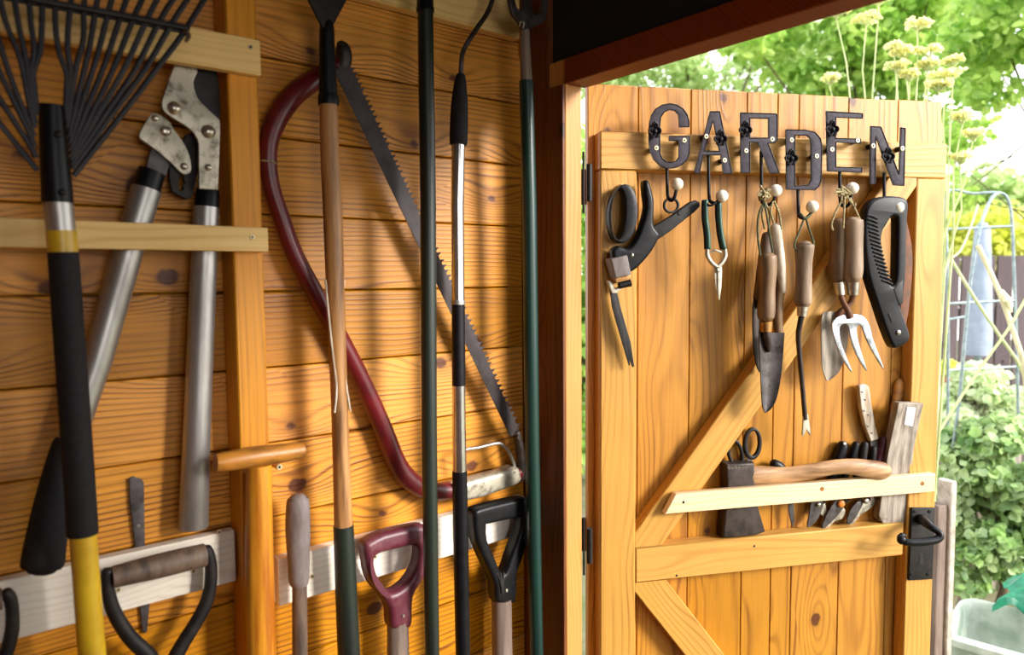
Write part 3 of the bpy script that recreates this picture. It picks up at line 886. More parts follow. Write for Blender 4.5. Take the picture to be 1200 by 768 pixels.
# --- fork and trowel on E
t = thing('garden_trowel', 'muddy trowel hanging behind the bright hand fork', 'trowel', D.at(969, 446, .05), 'old trowels')
handle_of(t, [(999.5, 257.5, .092, 10), (999.5, 262, .092, 11.6), (1000, 290, .092, 10.6), (999, 315, .092, 11.8), (998.5, 328, .092, 10.4)], 'oldwood')
part('ferrule', tp(D, [(999.5, 331, .086, 7.8), (999.8, 346, .086, 6)], 16), 'bolt', t)
part('neck', tp(D, [(999.8, 344, .084, 3.3), (997, 354, .078, 3.2), (990, 362, .076, 3.4), (983, 368, .073, 3.6), (978, 384, .069, 3)], 12, 4), 'rust', t)
part('blade', scoop([(974, 365, 13.5, .068), (974.5, 371, 17, .068), (974.5, 395, 18.2, .067), (972.5, 420, 15.5, .066), (970.5, 436, 10.5, .065), (969.5, 446, 2.5, .064)], .008), 'greywood', t, 'mud-greyed hollow blade')
twine(D, [[(996, 232, .1), (1001, 243, .1), (1008, 258, .097)]], 'twine', t)
t = thing('hand_fork', 'three-tined hand fork with bright steel tines under letter E', 'fork', D.at(1033, 431, .08))
handle_of(t, [(983, 258.5, .076, 9), (983, 263, .076, 10.6), (983, 290, .076, 9.8), (982.3, 315, .076, 10.9), (982, 328, .076, 9.4)], 'brownwood')
part('ferrule', tp(D, [(983, 331, .078, 6.5), (985, 346, .080, 5.2)], 16), 'bolt', t)
part('neck', tp(D, [(985, 344, .081, 3.1), (988, 354, .088, 3.1), (993, 363, .096, 3.5), (996, 372, .095, 4.6)], 12, 4), 'rust', t)
part('fork_head', plate(D, Z([(105,560),(112,538),(132,524),(160,518),(200,518),(225,530),(243,560),(252,600),(272,655),(292,712),(284,706),(250,650),(226,600),(214,565),(203,556),(196,566),(198,600),(212,655),(232,716),(222,712),(192,660),(172,600),(164,560),(150,552),(136,560),(134,590),(146,640),(178,720),(168,716),(134,660),(112,600)], 940, 200, 3.07), .094, .0035, .0012, sm=2), 'shine', t, 'bright polished tines')
twine(D, [[(990, 230, .1), (981, 245, .1), (974.5, 262, .098), (976, 270, .096)], [(990, 230, .103), (989, 250, .104), (988, 268, .102)], [(992, 230, .1), (1001, 242, .103), (1002, 238, .104)]], 'twine', t)
t = thing('twine_knot', 'frayed knot of twine over the hook below letter E', 'twine', D.at(988, 232, .1), 'twine knots on the letter hooks')
knot(988, 226, 1.0, 9, t)
# --- folding saw on N
zn = (870, 180, 3.2)
t = thing('folding_saw', 'black ribbed folding pruning saw with curved rusty blade under letter N', 'saw', D.at(1052, 406, .08))
outl = [(444,290),(448,230),(458,198),(480,174),(520,162),(570,163),(598,172),(608,195),(604,250),(601,330),(599,440),(592,520),(578,568),(598,630),(613,680),(604,708),(566,728),(548,718),(522,655),(492,565),(462,470),(448,380)]
hole = [(527,268),(545,240),(562,238),(568,262),(566,400),(563,470),(550,496),(538,480),(522,420),(508,340),(512,295)]
part('handle', plate(D, Z(outl, *zn), .092, .022, .005, [Z(hole, *zn)], sm=3, seg=3), 'black', t)
rb_ = bmesh.new()
for k in range(17):
    f = k / 16
    x = 463 + 2 + (f ** 1.6) * 55; y = 235 + f * 245
    merge(rb_, tp(D, Z([(x + 4, y - 4, .1035, 1.2), (x + 22, y, .1045, 1.3), (x + 42 , y + 10, .1035, 1.2)], *zn), 6))
part('grip_rib', rb_, 'rim', t)
part('blade', plate(D, Z([(604, 232), (618, 270), (634, 350), (636, 430), (628, 540), (612, 640), (596, 650), (590, 600), (598, 500), (600, 350)], *zn), .09, .0025, .0005, sm=2), 'rust', t, 'brown rusted curved blade')
part('blade_slot', plate(D, Z([(546, 600), (556, 596), (572, 628), (560, 634)], *zn), .1035, .001, .0002), 'hole', t)
part('lock_lever', plate(D, Z([(552, 508), (590, 470), (592, 560), (574, 575)], *zn), .095, .018, .003), 'blackmetal', t)
part('pivot', disc(D, 870 + 588 / 3.2, 180 + 672 / 3.2, .1025, .1055, 3, 14, .001), 'bolt', t)

# ================================================================== TOOLS IN THE DOOR RACK
D = DOOR
# hatchet
t = thing('hatchet', 'hatchet with dark iron head and curved wooden handle lying in the rack', 'axe', D.at(868, 628, .04))
hd = [(847, 542), (880, 540.4), (880.5, 556), (881, 575), (884.5, 592), (893, 621), (882, 625), (862, 627.5), (843, 628.5), (845.5, 600), (848.5, 572)]
part('head', plate(D, hd, .0155, .026, .004, seg=3), 'grime', t, 'dark stained iron head')
hp = [(879, 558, .017, 12.), (884, 558, .018, 12.2), (900, 557.5, .021, 11.), (921, 557, .026, 9.9), (940, 554.5, .032, 9.4), (958, 551.2, .038, 9.2), (980, 547.5, .043, 8.8), (1000, 547.2, .046, 9.6), (1020, 550, .047, 10.8), (1034, 552.2, .047, 10.6), (1041.5, 552.5, .047, 6.5)]
part('handle', tp(D, hp, 18, 4, flat=.62), 'axewood', t)
# worn stamped marks on the poll
mk = bmesh.new()
for k in range(6):
    x = 852.5 + k * 4
    merge(mk, tp(D, [(x, 549, .0288, .45), (x + 1.5, 546.2, .029, .45), (x + 3, 548.5, .0288, .45), (x + 1.2, 550.3, .0288, .4)], 5))
part('stamped_mark', mk, 'greywood', t)
# scissors
t = thing('scissors', 'black-handled scissors standing in the rack behind the hatchet head', 'scissors', D.at(872, 610, .012))
part('finger_loop', annulus(D, ell(881.5, 520, 10.5, 19, .05), ell(881.8, 519.5, 6.6, 14.5, .05), .012, .008, .002), 'blackmetal', t)
part('finger_loop', annulus(D, ell(862, 532, 9.5, 18.5, -.25), ell(861.5, 531.5, 5.9, 14, -.25), .009, .008, .002), 'blackmetal', t)
part('blade', BM(plate(D, [(876, 536), (882, 537), (876, 570), (868, 616), (864, 608), (867, 570)], .013, .002, .0004), plate(D, [(862, 545), (868, 545), (874, 572), (873, 614), (869, 612), (864, 575)], .0105, .002, .0004)), 'blade', t)
# secateurs
def secateurs(label, piv, tops, lows, hm, h, beak, blade, bolt, col2=None):
    t = thing('secateurs', label, 'secateurs', D.at(piv[0], max(p[1] for p in blade), h), 'secateurs standing in the door rack')
    for i, (top, low) in enumerate(zip(tops, lows)):
        hp_ = [(top[0], top[1], h + i * .004, top[2] * .8), (top[0] + (low[0] - top[0]) * .12, top[1] + 8, h + i * .004, top[2]), ((top[0] + low[0]) / 2 + top[3], (top[1] + low[1]) / 2, h + i * .004, top[2] * .95), (low[0], low[1], h + i * .004, top[2] * .8), (piv[0], piv[1] - 2, h, 4)]
        part('handle', tp(D, hp_, 14, 4, round_=True), hm[i], t)
    part('blade', plate(D, blade, h + .006, .003, .0008, sm=2), 'blade', t)
    part('hook_jaw', plate(D, beak, h - .001, .006, .0015, sm=2), 'steel', t)
    part('pivot_bolt', disc(D, piv[0], piv[1], h + .004, h + .012, bolt[0], 14, .001), bolt[1], t)
    return t
t = secateurs('secateurs with blue-black handle and small white dot, leftmost in the rack', (960, 592), [(988, 519, 6.8, -1)], [(971, 575)], ['black'], .012,
     [(958, 584), (966, 588), (968, 600), (974, 606), (970, 608), (962, 604), (956, 596)],
     [(952, 584), (964, 588), (962, 600), (955, 612), (946, 618.5), (947.5, 606)], (2.6, 'bolt'))
part('white_dot', disc(D, 990.5, 520.5, .0175, .0205, 1.9, 12), 'label_w', t)
part('second_handle', tp(D, [(930, 570, .010, 4), (945, 582, .010, 5), (958, 591, .011, 4)], 12, 3), 'black', t)
secateurs('bypass secateurs with black handles and orange pivot, middle of the rack', (986.8, 591), [(1003.5, 519, 4.8, 1), (1014, 519, 5., 3)], [(984, 575), (996, 578)], ['black', 'blackmetal'], .012,
     [(980, 588), (990, 598), (986, 608), (977, 611), (968, 621), (963.5, 620.5), (966, 612), (970, 600)],
     [(979, 586), (990, 590), (984, 601), (974, 612), (965, 620), (963, 617), (968, 604)], (4.3, 'orange'))
secateurs('secateurs with one maroon handle beside the grey wooden block', (1016, 588), [(1035.5, 513, 5.2, 1), (1024, 524, 4.2, 1)], [(1021, 566), (1016, 570)], ['maroon', 'blackmetal'], .012,
     [(1009, 584), (1022, 580), (1024, 590), (1016, 598), (1008, 603), (1000, 613), (994, 614.5), (996, 604)],
     [(1004, 588), (1011, 590), (1006, 600), (998, 613), (991.8, 613.5), (995, 600)], (3.6, 'bolt'))
# black handle end left of the hatchet handle
t = thing('pruning_knife', 'small black knife handle poking up behind the hatchet handle', 'knife', D.at(920, 600, .015))
part('handle', tp(D, [(905, 543, .016, 5.4), (914, 548, .016, 6.2), (922, 562, .016, 5.4), (926, 580, .016, 4.5)], 14, 4, round_=True), 'black', t)
part('rivet', disc(D, 910, 544.5, .0195, .0225, 1.7, 10), 'label_w', t)
part('blade', plate(D, [(924, 576), (929, 576), (931, 612), (928, 618), (924, 600)], .016, .002, .0004), 'blade', t)
# white marked handle
t = thing('grafting_knife', 'knife with white ink-speckled handle leaning up in the rack', 'knife', D.at(1027, 585, .013))
whp = [(1004.5, 452), (1008, 450.3), (1013, 450.2), (1016.5, 453), (1019.5, 475), (1023, 495), (1027.5, 514), (1018.5, 517), (1012, 500), (1007, 478)]
kb = part('handle', plate(D, whp, .013, .011, .002, seg=2), 'palewood', t, 'worn white handle')
mk = bmesh.new()
for (x, y) in ((1009, 459), (1012, 468), (1011, 481), (1016, 486), (1015.5, 499), (1020, 507)):
    merge(mk, tp(D, [(x, y, .0187, .5), (x + 2.4, y + .9, .0188, .5), (x + 1, y + 2.2, .0187, .4)], 5))
part('ink_mark', mk, 'ink', kb)
part('blade', plate(D, [(1019, 515), (1027, 513), (1033, 560), (1030, 590), (1025, 570)], .013, .0025, .0005), 'blade', t)
# wooden handled tool behind the block
t = thing('paring_chisel', 'turned wooden handle with flaking varnish behind the grey block', 'chisel', D.at(1047, 590, .012))
part('handle', tp(D, [(1054, 446, .007, 5.5), (1054.3, 452, .007, 7.6), (1052.5, 466, .007, 7.4), (1049, 490, .006, 7.2), (1046, 512, .005, 5)], 18, 4, flat=.5, round_=True), 'thandle', t)
part('blade', plate(D, [(1042, 505), (1048, 505), (1040, 570), (1036, 570)], .0025, .002, .0004), 'blade', t)
# grey block
t = thing('wooden_block', 'weathered grey wooden block leaning upright beside the latch stile', 'block', D.at(1040, 612, .03))
def lean(pts, base_h=.0125, face=0.):
    out = []
    for (x, y) in pts:
        hh = base_h
        for _ in range(4):
            a_, z_ = D.loc(x, y, hh + face); hh = base_h + blean(z_)
        out.append(D.loc(x, y, hh + face))
    return out
blean = lambda z_: .05 * max(0, z_ - .94) + .75 * max(0, z_ - 1.02) ** 2
bend_ = lambda a_, z_: blean(z_)
def dense(p, n=6):
    out = []
    for q0_, q1_ in zip(p, p[1:] + p[:1]):
        out += [(q0_[0] + (q1_[0] - q0_[0]) * k_ / n, q0_[1] + (q1_[1] - q0_[1]) * k_ / n) for k_ in range(n)]
    return out
blk = dense([(1051, 471.5), (1077.5, 472), (1067, 520), (1055, 611), (1050, 613.5), (1030, 611.5), (1026.5, 607), (1038, 530)])
bk = part('body', plate(D, lean(blk), .0125, .022, .002, px=False, bend=bend_), 'greywood', t)
part('paper_label', plate(D, lean(dense([(1063, 477), (1073, 478), (1069.5, 500), (1059.5, 498)]), face=.011), .0237, .0006, .0001, px=False, bend=bend_), 'label_w', bk)
part('chamfer', plate(D, lean(dense([(1052, 472.5), (1059, 472.5), (1049, 530), (1040, 608), (1031, 608), (1029, 604), (1040, 530)]), face=.010), .0235, .003, .0012, px=False, bend=bend_), 'greywood', bk)
# ================================================================== TOOLS ON THE LEFT WALL
# --- spring tine rake
HR = .10
t = thing('leaf_rake', 'leaf rake with fan of dark wire tines and yellow handle at left edge', 'rake', W.at(108, 768, HR))
part('ferrule', tp(W, [(61.5, 124, HR, 14.3), (62.5, 160, HR, 14.8), (67.5, 238, HR, 16.6)], 22), 'black', t)
for q in ((68.5, 157), (73.5, 225)):
    part('rivet', disc(W, q[0], q[1], HR + .014, HR + .0185, 4.2, 14, .001), 'blackmetal', t)
part('steel_collar', tp(W, [(67.8, 236, HR, 15.6), (71.5, 271, HR, 15.4)], 24), 'alu', t, 'bare metal collar')
part('yellow_band', tp(W, [(71.5, 270.5, HR, 15.9), (74, 297, HR, 15.9)], 24), 'yellow', t, 'yellow plastic band')
part('grip_sleeve', tp(W, [(74, 296, HR, 16.2), (86, 462, HR, 16.4), (97, 625, HR, 16.6), (97.1, 627, HR, 15.6)], 24), 'foam', t, 'black foam sleeve')
part('handle', tp(W, [(96.8, 622, HR, 14.2), (108, 768, HR, 14.4), (113, 830, HR, 14.4), (140, 1150, HR, 15)], 24), 'yellow', t, 'yellow lower pole')
bar = lambda x: (x - 52) * .186
tl = [
 [(77, 130), (78, 105), (78, 86), (69, 60), (65, 30), (64.5, 2), (66, -40)],
 [(78, 140), (81, 105), (83, 85), (79, 55), (81, 20), (83, 5), (86, -40)],
 [(79, 150), (84, 110), (90, 75), (98, 45), (98, 9), (103, -35)],
 [(81, 160), (92, 110), (104, 60), (112, 11), (120, -30)],
 [(82, 168), (98, 115), (114, 65), (127, 14), (138, -25)],
 [(83, 175), (104, 122), (124, 72), (142, 17), (156, -22)],
 [(83, 182), (110, 128), (134, 78), (157, 20), (176, -20)],
 [(84, 188), (116, 132), (146, 80), (172, 23), (192, -15)],
 [(84, 193), (124, 133), (158, 82), (187, 25), (210, -12)],
 [(85, 198), (134, 130), (172, 78), (201, 28), (226, -10)],
 [(86, 206), (146, 130), (190, 72), (214, 40), (242, -5)],
 [(43, 130), (40, 100), (39, 84), (47, 60), (49, 30), (49.5, 0), (50, -30)],
 [(42, 135), (38, 105), (36.5, 82), (40, 57), (36, 25), (34, -4), (33, -30)],
 [(41, 145), (36, 110), (31, 72), (24, 40), (18, 6), (14, -30)],
 [(40, 150), (33, 115), (24, 70), (10, 35), (2, 8), (-6, -30)],
 [(40, 160), (32, 140), (14, 95), (-2, 45), (-14, 0)],
 [(40, 172), (34, 155), (16, 118), (-6, 72), (-30, 10)],
 [(42, 185), (36, 172), (14, 138), (-10, 98), (-46, 20)],
 [(44, 200), (40, 195), (12, 160), (-14, 125), (-64, 40)],
]
for p in tl:
    part('tine', tp(W, [(x, y, HR + .012 - .010 * min(1, max(0, (y - 60) / 120)) * .2, 3.25) for x, y in p], 8, 3, flat=.45), 'tine', t)
part('cross_bar', BM(tp(W, [(-60, bar(-60) , HR + .016, 3.4), (52, 1, HR + .017, 3.6), (140, 17, HR + .017, 3.6), (222, 33, HR + .016, 3.4)], 8, flat=.6), tp(W, [(-60, bar(-60) + 6, HR + .009, 3.2), (52, 6, HR + .009, 3.4), (140, 22, HR + .009, 3.4), (220, 37.5, HR + .009, 3.2)], 8, flat=.6)), 'blackmetal', t)
part('rusty_clip', tp(W, [(216, 36, HR + .012, 3), (221, 42, HR + .014, 3), (217, 49, HR + .012, 2)], 8, 3), 'rust', t)

# --- loppers
HL = .026
zl = (150, 60, 4.04)
t = thing('loppers', 'ratchet loppers with spotted steel jaws and two aluminium tube handles', 'loppers', W.at(227, 619, HL))
jaw = [(232,62),(325,85),(307,150),(330,225),(380,280),(428,325),(434,360),(433,420),(424,640),(412,656),(345,652),(334,640),(332,500),(328,425),(290,370),(200,312),(165,282),(158,240),(180,170),(205,100)]
part('jaw_plate', plate(W, Z(jaw, *zl), .038, .005, .001, sm=3), 'steel', t, 'spotted steel jaw plate')
part('cutting_blade', plate(W, Z([(318, 78), (370, 60), (415, 90), (432, 200), (430, 335), (380, 290), (330, 225), (303, 150)], *zl), .030, .004, .0008, sm=2), 'blackmetal', t, 'black cutting blade')
part('hook_plate', plate(W, Z([(190, 520), (245, 470), (268, 400), (300, 385), (330, 440), (330, 560), (302, 690), (270, 702), (205, 665), (192, 600)], *zl), .022, .006, .001, [Z([(248, 585), (262, 590), (258, 610), (268, 622), (255, 640), (262, 656), (245, 662), (236, 640), (240, 600)], *zl)]), 'blackmetal', t, 'black notched ratchet plate')
lj = [(130,296),(180,320),(215,370),(265,440),(290,500),(298,560),(282,582),(250,578),(190,520),(110,455),(60,420),(50,395),(80,340),(105,300)]
part('ratchet_plate', plate(W, Z(lj, *zl), .032, .005, .001, sm=3), 'steel', t, 'spotted steel ratchet plate')
part('shank', plate(W, Z([(108, 455), (198, 515), (178, 595), (78, 565)], *zl), .026, .008, .001), 'blade', t)
for x, y, r, h in ((222, 268, 32, .0405), (383, 380, 32, .0405), (382, 550, 16, .0405), (130, 317, 17, .0345), (180, 378, 24, .0345), (267, 545, 17, .0345)):
    part('bolt', disc(W, 150 + x / 4.04, 60 + y / 4.04, h - .001, h + .003, r / 4.04, 18, .003), 'bolt', t)
part('collar', tp(W, [(178, 201, HL, 14.6), (176.5, 205, HL, 15.2), (170, 226, HL, 15.6), (169, 230, HL, 15.8)], 22), 'black', t)
part('collar', tp(W, [(244, 221, HL, 11.5), (243.6, 225, HL, 13), (242, 248, HL, 14)], 22), 'black', t)
part('tube_handle', tp(W, [(171.5, 222, HL, 16.6), (150, 294, HL, 16.6), (115, 420, HL, 16), (78, 532, HL, 15)], 26), 'alu', t)
part('tube_handle', tp(W, [(242, 243, HL, 14.2), (238, 330, HL, 14.6), (231, 497, HL, 15), (226.5, 617, HL, 16.5), (226.5, 619, HL, 15.6)], 26), 'alu', t)
part('grip', tp(W, [(80, 515, HL, 15), (72, 545, HL + .004, 17), (62, 590, HL + .012, 19.5), (53, 640, HL + .022, 22), (50, 662, HL + .026, 22.5), (49, 668, HL + .027, 19)], 24, 3, round_=True), 'foam', t, 'black rubber grip')

# --- flat file behind the batten
t = thing('metal_file', 'flat dark file tucked behind the whitish low batten', 'file', W.at(170, 742, .004))
part('blade', plate(W, [(151, 561), (156, 558.5), (166, 561.5), (168.5, 566), (169.5, 640), (176, 700), (172, 741), (167, 742), (164, 715), (160, 660), (158, 640), (152, 590)], .0038, .0035, .0008), 'blade', t)
part('rivet', disc(W, 162.5, 617, .005, .0066, 2.2, 10), 'bolt', t)

# --- iron YD handles
def iron_handle(label, g0, g1, grip_r, arms, low, h=.045, grip='darkwood', group=None):
    t = thing('spade_handle', label, 'spade handle', W.at(low[0], low[1], h), group)
    part('grip', tp(W, [(g0[0], g0[1], h, grip_r * .92), ((g0[0] + g1[0]) / 2, (g0[1] + g1[1]) / 2, h, grip_r * 1.05), (g1[0], g1[1], h, grip_r * .98)], 20, 4), grip, t, 'dark wooden cross grip')
    for a in arms:
        part('yoke_arm', tp(W, [(x, y, h, r) for x, y, r in a], 14, 4, round_=True), 'blackmetal', t)
    part('shaft', tp(W, [(low[0], low[1], h, 14), (low[0] + 6, low[1] + 90, h, 14), (low[0] + 40, low[1] + 500, h, 15)], 18), 'shaft', t)
    return t
iron_handle('black iron fork handle with wooden cross grip over the whitish batten', (131, 677), (240, 650.5), 13.4,
  [[(240, 643, 7), (245, 652, 7), (247.5, 672, 7), (244, 700, 7.6), (232, 726, 8), (217, 750, 8.4), (205, 772, 9), (196, 800, 11)],
   [(126.5, 668, 7), (125.5, 680, 7), (128, 700, 7.6), (136, 722, 8), (153, 748, 8.4), (175, 770, 9), (190, 800, 11)]], (193, 805))
iron_handle('black iron handle cut off by the left edge of the photo', (-90, 722), (2, 702), 12.5,
  [[(5, 694, 7), (12, 702, 7), (14.5, 722, 7.2), (13, 745, 7.6), (4, 775, 8), (-12, 805, 9), (-32, 850, 11)],
   [(-96, 716, 7), (-97, 740, 7.5), (-85, 775, 8), (-60, 815, 9), (-42, 850, 11)]], (-38, 855))

# --- T handled tool in front of the stud
HT = .066
t = thing('garden_spade', 'T-handled tool with golden varnished shaft in front of the wall post', 'spade', W.at(307, 768, HT))
part('cross_handle', tp(W, [(252.5, 542.5, HT + .002, 10), (262, 541.5, HT + .002, 11.4), (290, 537, HT + .002, 12.6), (315, 533.5, HT + .002, 12.), (340, 530, HT + .002, 10.6), (355, 527.5, HT + .002, 9)], 22, 3, round_=False), 'thandle', t, 'worn varnished cross handle')
part('shaft', tp(W, [(303, 545, HT, 14.5), (303.5, 640, HT, 16), (306, 768, HT, 17), (310, 1000, HT, 17)], 24), 'honey', t)

# --- grey gripped hand tool
HGp = .05
t = thing('long_weeder', 'weeder with plain grey grip resting on two screws', 'weeder', W.at(352, 768, HGp))
part('grip', tp(W, [(348.5, 583, HGp, 11), (349, 592, HGp, 13.4), (349, 620, HGp, 14.2), (350, 655, HGp, 12.8), (350.5, 678, HGp, 12), (351, 688, HGp, 8.6)], 22, 3, round_=True), 'grip', t, 'grey weathered grip')
part('shaft', tp(W, [(351, 684, HGp, 8.6), (351.5, 768, HGp, 8.8), (353, 1000, HGp, 9)], 18), 'darkwood', t)

# --- hoe
HO = .062
t = thing('garden_hoe', 'upended hoe with black triangular head and worn wooden shaft', 'hoe', W.at(409, 768, HO))
part('hoe_head', plate(W, [(352, -14), (414, -14), (406, 0), (391, 28), (389, 33), (377, 33), (375, 28), (361, 0)], HO + .004, .006, .0015), 'blackmetal', t)
part('socket', BM(tp(W, [(383, 22, HO, 5), (383, 32, HO, 8.5), (383.2, 60, HO, 9.2), (384.5, 112, HO, 10.6)], 18, 3), tp(W, [(384.6, 111, HO, 11.6), (385, 117, HO, 12.4), (385.2, 123.5, HO, 12)], 18)), 'black', t)
part('shaft', tp(W, [(385.2, 120, HO, 10.6), (386.5, 180, HO, 10.9), (389.5, 240, HO, 11.2), (392, 310, HO, 11.), (396, 420, HO, 10.), (399, 510, HO, 9.8), (402, 600, HO, 10.6), (402.5, 622, HO, 10.8)], 20, 3), 'ash', t, 'worn ash shaft')
part('rubber_sleeve', tp(W, [(402.5, 616, HO, 11.8), (405.5, 690, HO, 12.6), (409, 768, HO, 13), (418, 1000, HO, 13)], 20), 'olive', t, 'dark rubber sleeve')
part('wire_sliver', tp(W, [(381.4, 328, HO + .006, 1.2), (385, 368, HO + .008, 1.3), (390.5, 420, HO + .01, 1.3), (394.4, 455, HO + .012, 1.3), (392, 484, HO + .012, 1.3)], 8, 4), 'palewood', t, 'pale bent sliver')
part('wire_sliver', tp(W, [(403.4, 328, HO + .006, 1.2), (401.6, 360, HO + .006, 1.3), (403, 400, HO + .006, 1.3), (404.5, 440, HO + .007, 1.3), (410.3, 482, HO + .01, 1.2)], 8, 4), 'palewood', t, 'pale bent sliver')

# --- bow saw
HS = .022
t = thing('bow_saw', 'bow saw with dark red tubular frame and toothed grey blade', 'saw', W.at(531, 578, HS))
part('frame', tp(W, [(399, 70, HS, 8), (386, 82, HS, 10), (366, 95, HS, 12), (344, 112, HS, 12.8), (327, 134, HS, 12.8), (316, 162, HS, 11.4), (314, 188, HS, 10.4), (318, 218, HS, 10.), (328, 250, HS, 10), (345, 298, HS, 10.4), (370, 345, HS, 10.6), (397, 394, HS, 10.6), (425, 448, HS, 10.6), (448, 500, HS, 11), (466, 545, HS, 11.4), (484, 566, HS, 11.6), (506, 576, HS, 11), (531, 574, HS, 10)], 20, 3), 'red', t)
part('clamp', BM(tp(W, [(398, 50, HS + .004, 5), (402, 58, HS + .005, 9), (403, 72, HS + .005, 9), (398, 84, HS + .004, 6)], 16, 3, round_=True), disc(W, 398.5, 80, HS + .004, HS + .014, 2.8, 12)), 'grime', t)
# blade with teeth along its upper edge
A0, A1 = Vector((409, 74)), Vector((609, 506))
B0, B1 = Vector((391, 82)), Vector((598, 512))
d_ = (A1 - A0); L_ = d_.length; d_.normalize(); nn = Vector((d_.y, -d_.x))
teeth = []
k = 6.
i = 0
while k < L_ - 8:
    p = A0 + d_ * k
    teeth += [p, p + nn * 4.8 + d_ * 2., p + d_ * 4.2]
    k += 6.6
    i += 1
    if i % 5 == 0: k += 2.4
poly = [(p.x, p.y) for p in ([A0] + teeth + [A1, B1, B0])]
part('blade', plate(W, poly, HS + .012, .0012, .0002), 'sawblade', t, 'grey toothed blade')
part('hand_guard', plate(W, [(527, 566), (546, 561), (575, 553), (598, 545.5), (603, 547), (606.5, 560), (602, 566), (585, 573), (562, 581), (545, 585), (528, 586)], HS + .004, .030, .008, seg=3), 'steel', t, 'grey metal hand grip')
part('wire_guard', tp(W, [(545, 552, HS + .01, 1.7), (543, 529.5, HS + .014, 1.8), (560, 525, HS + .016, 1.8), (581, 520, HS + .018, 1.9), (588, 521, HS + .018, 1.9), (595, 528, HS + .016, 1.9), (600, 538, HS + .014, 1.9), (603, 547, HS + .01, 1.9)], 10, 4), 'alu', t, 'bent wire knuckle guard')
part('red_cap', tp(W, [(603, 556, HS + .003, 9), (609, 553, HS + .003, 8.6)], 16), 'red', t)
part('tension_lever', BM(tp(W, [(610, 562, HS + .006, 6), (611, 545, HS + .008, 6), (609, 525, HS + .009, 5.6), (605, 506, HS + .01, 5)], 14, 3, round_=True), disc(W, 608.5, 513, HS + .01, HS + .018, 3.2, 12)), 'grime', t)
part('string_tie', tp(W, [(305, 188, HS + .010, .8), (312, 188.5, HS + .013, .8), (321, 189.5, HS + .012, .8), (324, 194, HS + .006, .8)], 6, 3), 'twine', t)

# --- plain green pole
t = thing('garden_pole', 'plain dark green pole with black collar at its top', 'pole', W.at(506, 768, .09))
part('tube', tp(W, [(498.5, 12, .09, 9.2), (499.5, 100, .09, 9.3), (501.7, 240, .09, 9.3), (503, 510, .09, 9.1), (506.5, 768, .09, 8.4), (510, 1000, .09, 8.4)], 22, 2), 'olive', t)
part('collar', tp(W, [(498, -40, .09, 9.4), (498.2, 8, .09, 9.8), (498.3, 10, .09, 10.6), (498.5, 14, .09, 10.4)], 22), 'black', t)

# --- telescopic hook pole
HP = .066
t = thing('hook_pole', 'chrome telescopic pole with bent wire hook and black foam grip', 'pole', W.at(542, 768, HP))
part('wire_hook', tp(W, [(581, -22, HP, 2.8), (577, 0, HP, 2.8), (570, 17, HP, 2.8), (559, 33, HP, 2.9), (548, 50, HP, 2.9), (541.5, 65, HP, 2.9), (540, 90, HP, 3)], 10, 4), 'blade', t)
part('grip', tp(W, [(540, 87, HP, 4.6), (539.5, 95, HP, 7), (538.5, 120, HP, 9.8), (537.8, 145, HP, 10.7), (537.4, 165, HP, 10.6), (537.3, 170, HP, 9.8)], 22, 3), 'foam', t, 'black foam grip')
part('upper_tube', tp(W, [(537, 169, HP, 8), (536, 240, HP, 7.6), (537, 352, HP, 7.4)], 24), 'chrome', t)
part('joint_ring', tp(W, [(537, 352, HP, 8.2), (537, 357, HP, 8.2)], 24), 'alu', t)
part('label_sleeve', tp(W, [(537, 357, HP, 7.8), (537.5, 438, HP, 7.9)], 24), 'black', t, 'black printed sleeve')
part('sleeve_tail', tp(W, [(537.5, 438, HP, 7.9), (537.6, 452, HP, 7.9)], 24), 'black', t)
part('middle_tube', tp(W, [(537.6, 450, HP, 7.7), (537.8, 500, HP, 8), (538.6, 553, HP, 8.3)], 24), 'chrome', t)
part('lower_tube', tp(W, [(538.6, 552, HP, 8.8), (540, 640, HP, 8.9), (542.5, 768, HP, 8.6), (547, 1000, HP, 8.6)], 24), 'black', t, 'black lower tube')

# --- green handled fork
HF = .082
t = thing('long_fork', 'upended cultivator fork on dark green pole beside the corner post', 'fork', W.at(629, 768, HF))
zf = (500, 0, 5.906)
fk = [(556, -60), (570, 40), (590, 110), (630, 160), (655, 205), (712, 205), (745, 185), (790, 165), (822, 120), (832, 30), (832, -60), (800, -60), (790, 60), (760, 100), (730, 90), (722, 20), (700, -60), (660, -60), (664, 20), (650, 70), (622, 62), (606, 20), (600, -60)]
part('fork_head', plate(W, Z(fk, *zf), HF + .004, .007, .002, sm=2), 'blade', t)
part('neck', tp(W, [(615, 30, HF, 5.4), (615.6, 60, HF, 6.4), (617, 97, HF, 7)], 18), 'shaft', t, 'bare wooden neck')
part('binding_wire', tp(W, [(609, 31, HF + .004, 1.), (610, 26, HF + .012, 1.), (614, 26, HF + .012, 1.), (613, 33, HF + .011, 1.)], 6, 3), 'bolt', t)
part('tube', tp(W, [(616.5, 95, HF, 8.3), (620.5, 240, HF, 8.6), (623.5, 510, HF, 8.6), (629, 768, HF, 7.7), (634, 1000, HF, 7.7)], 22, 2), 'green', t)

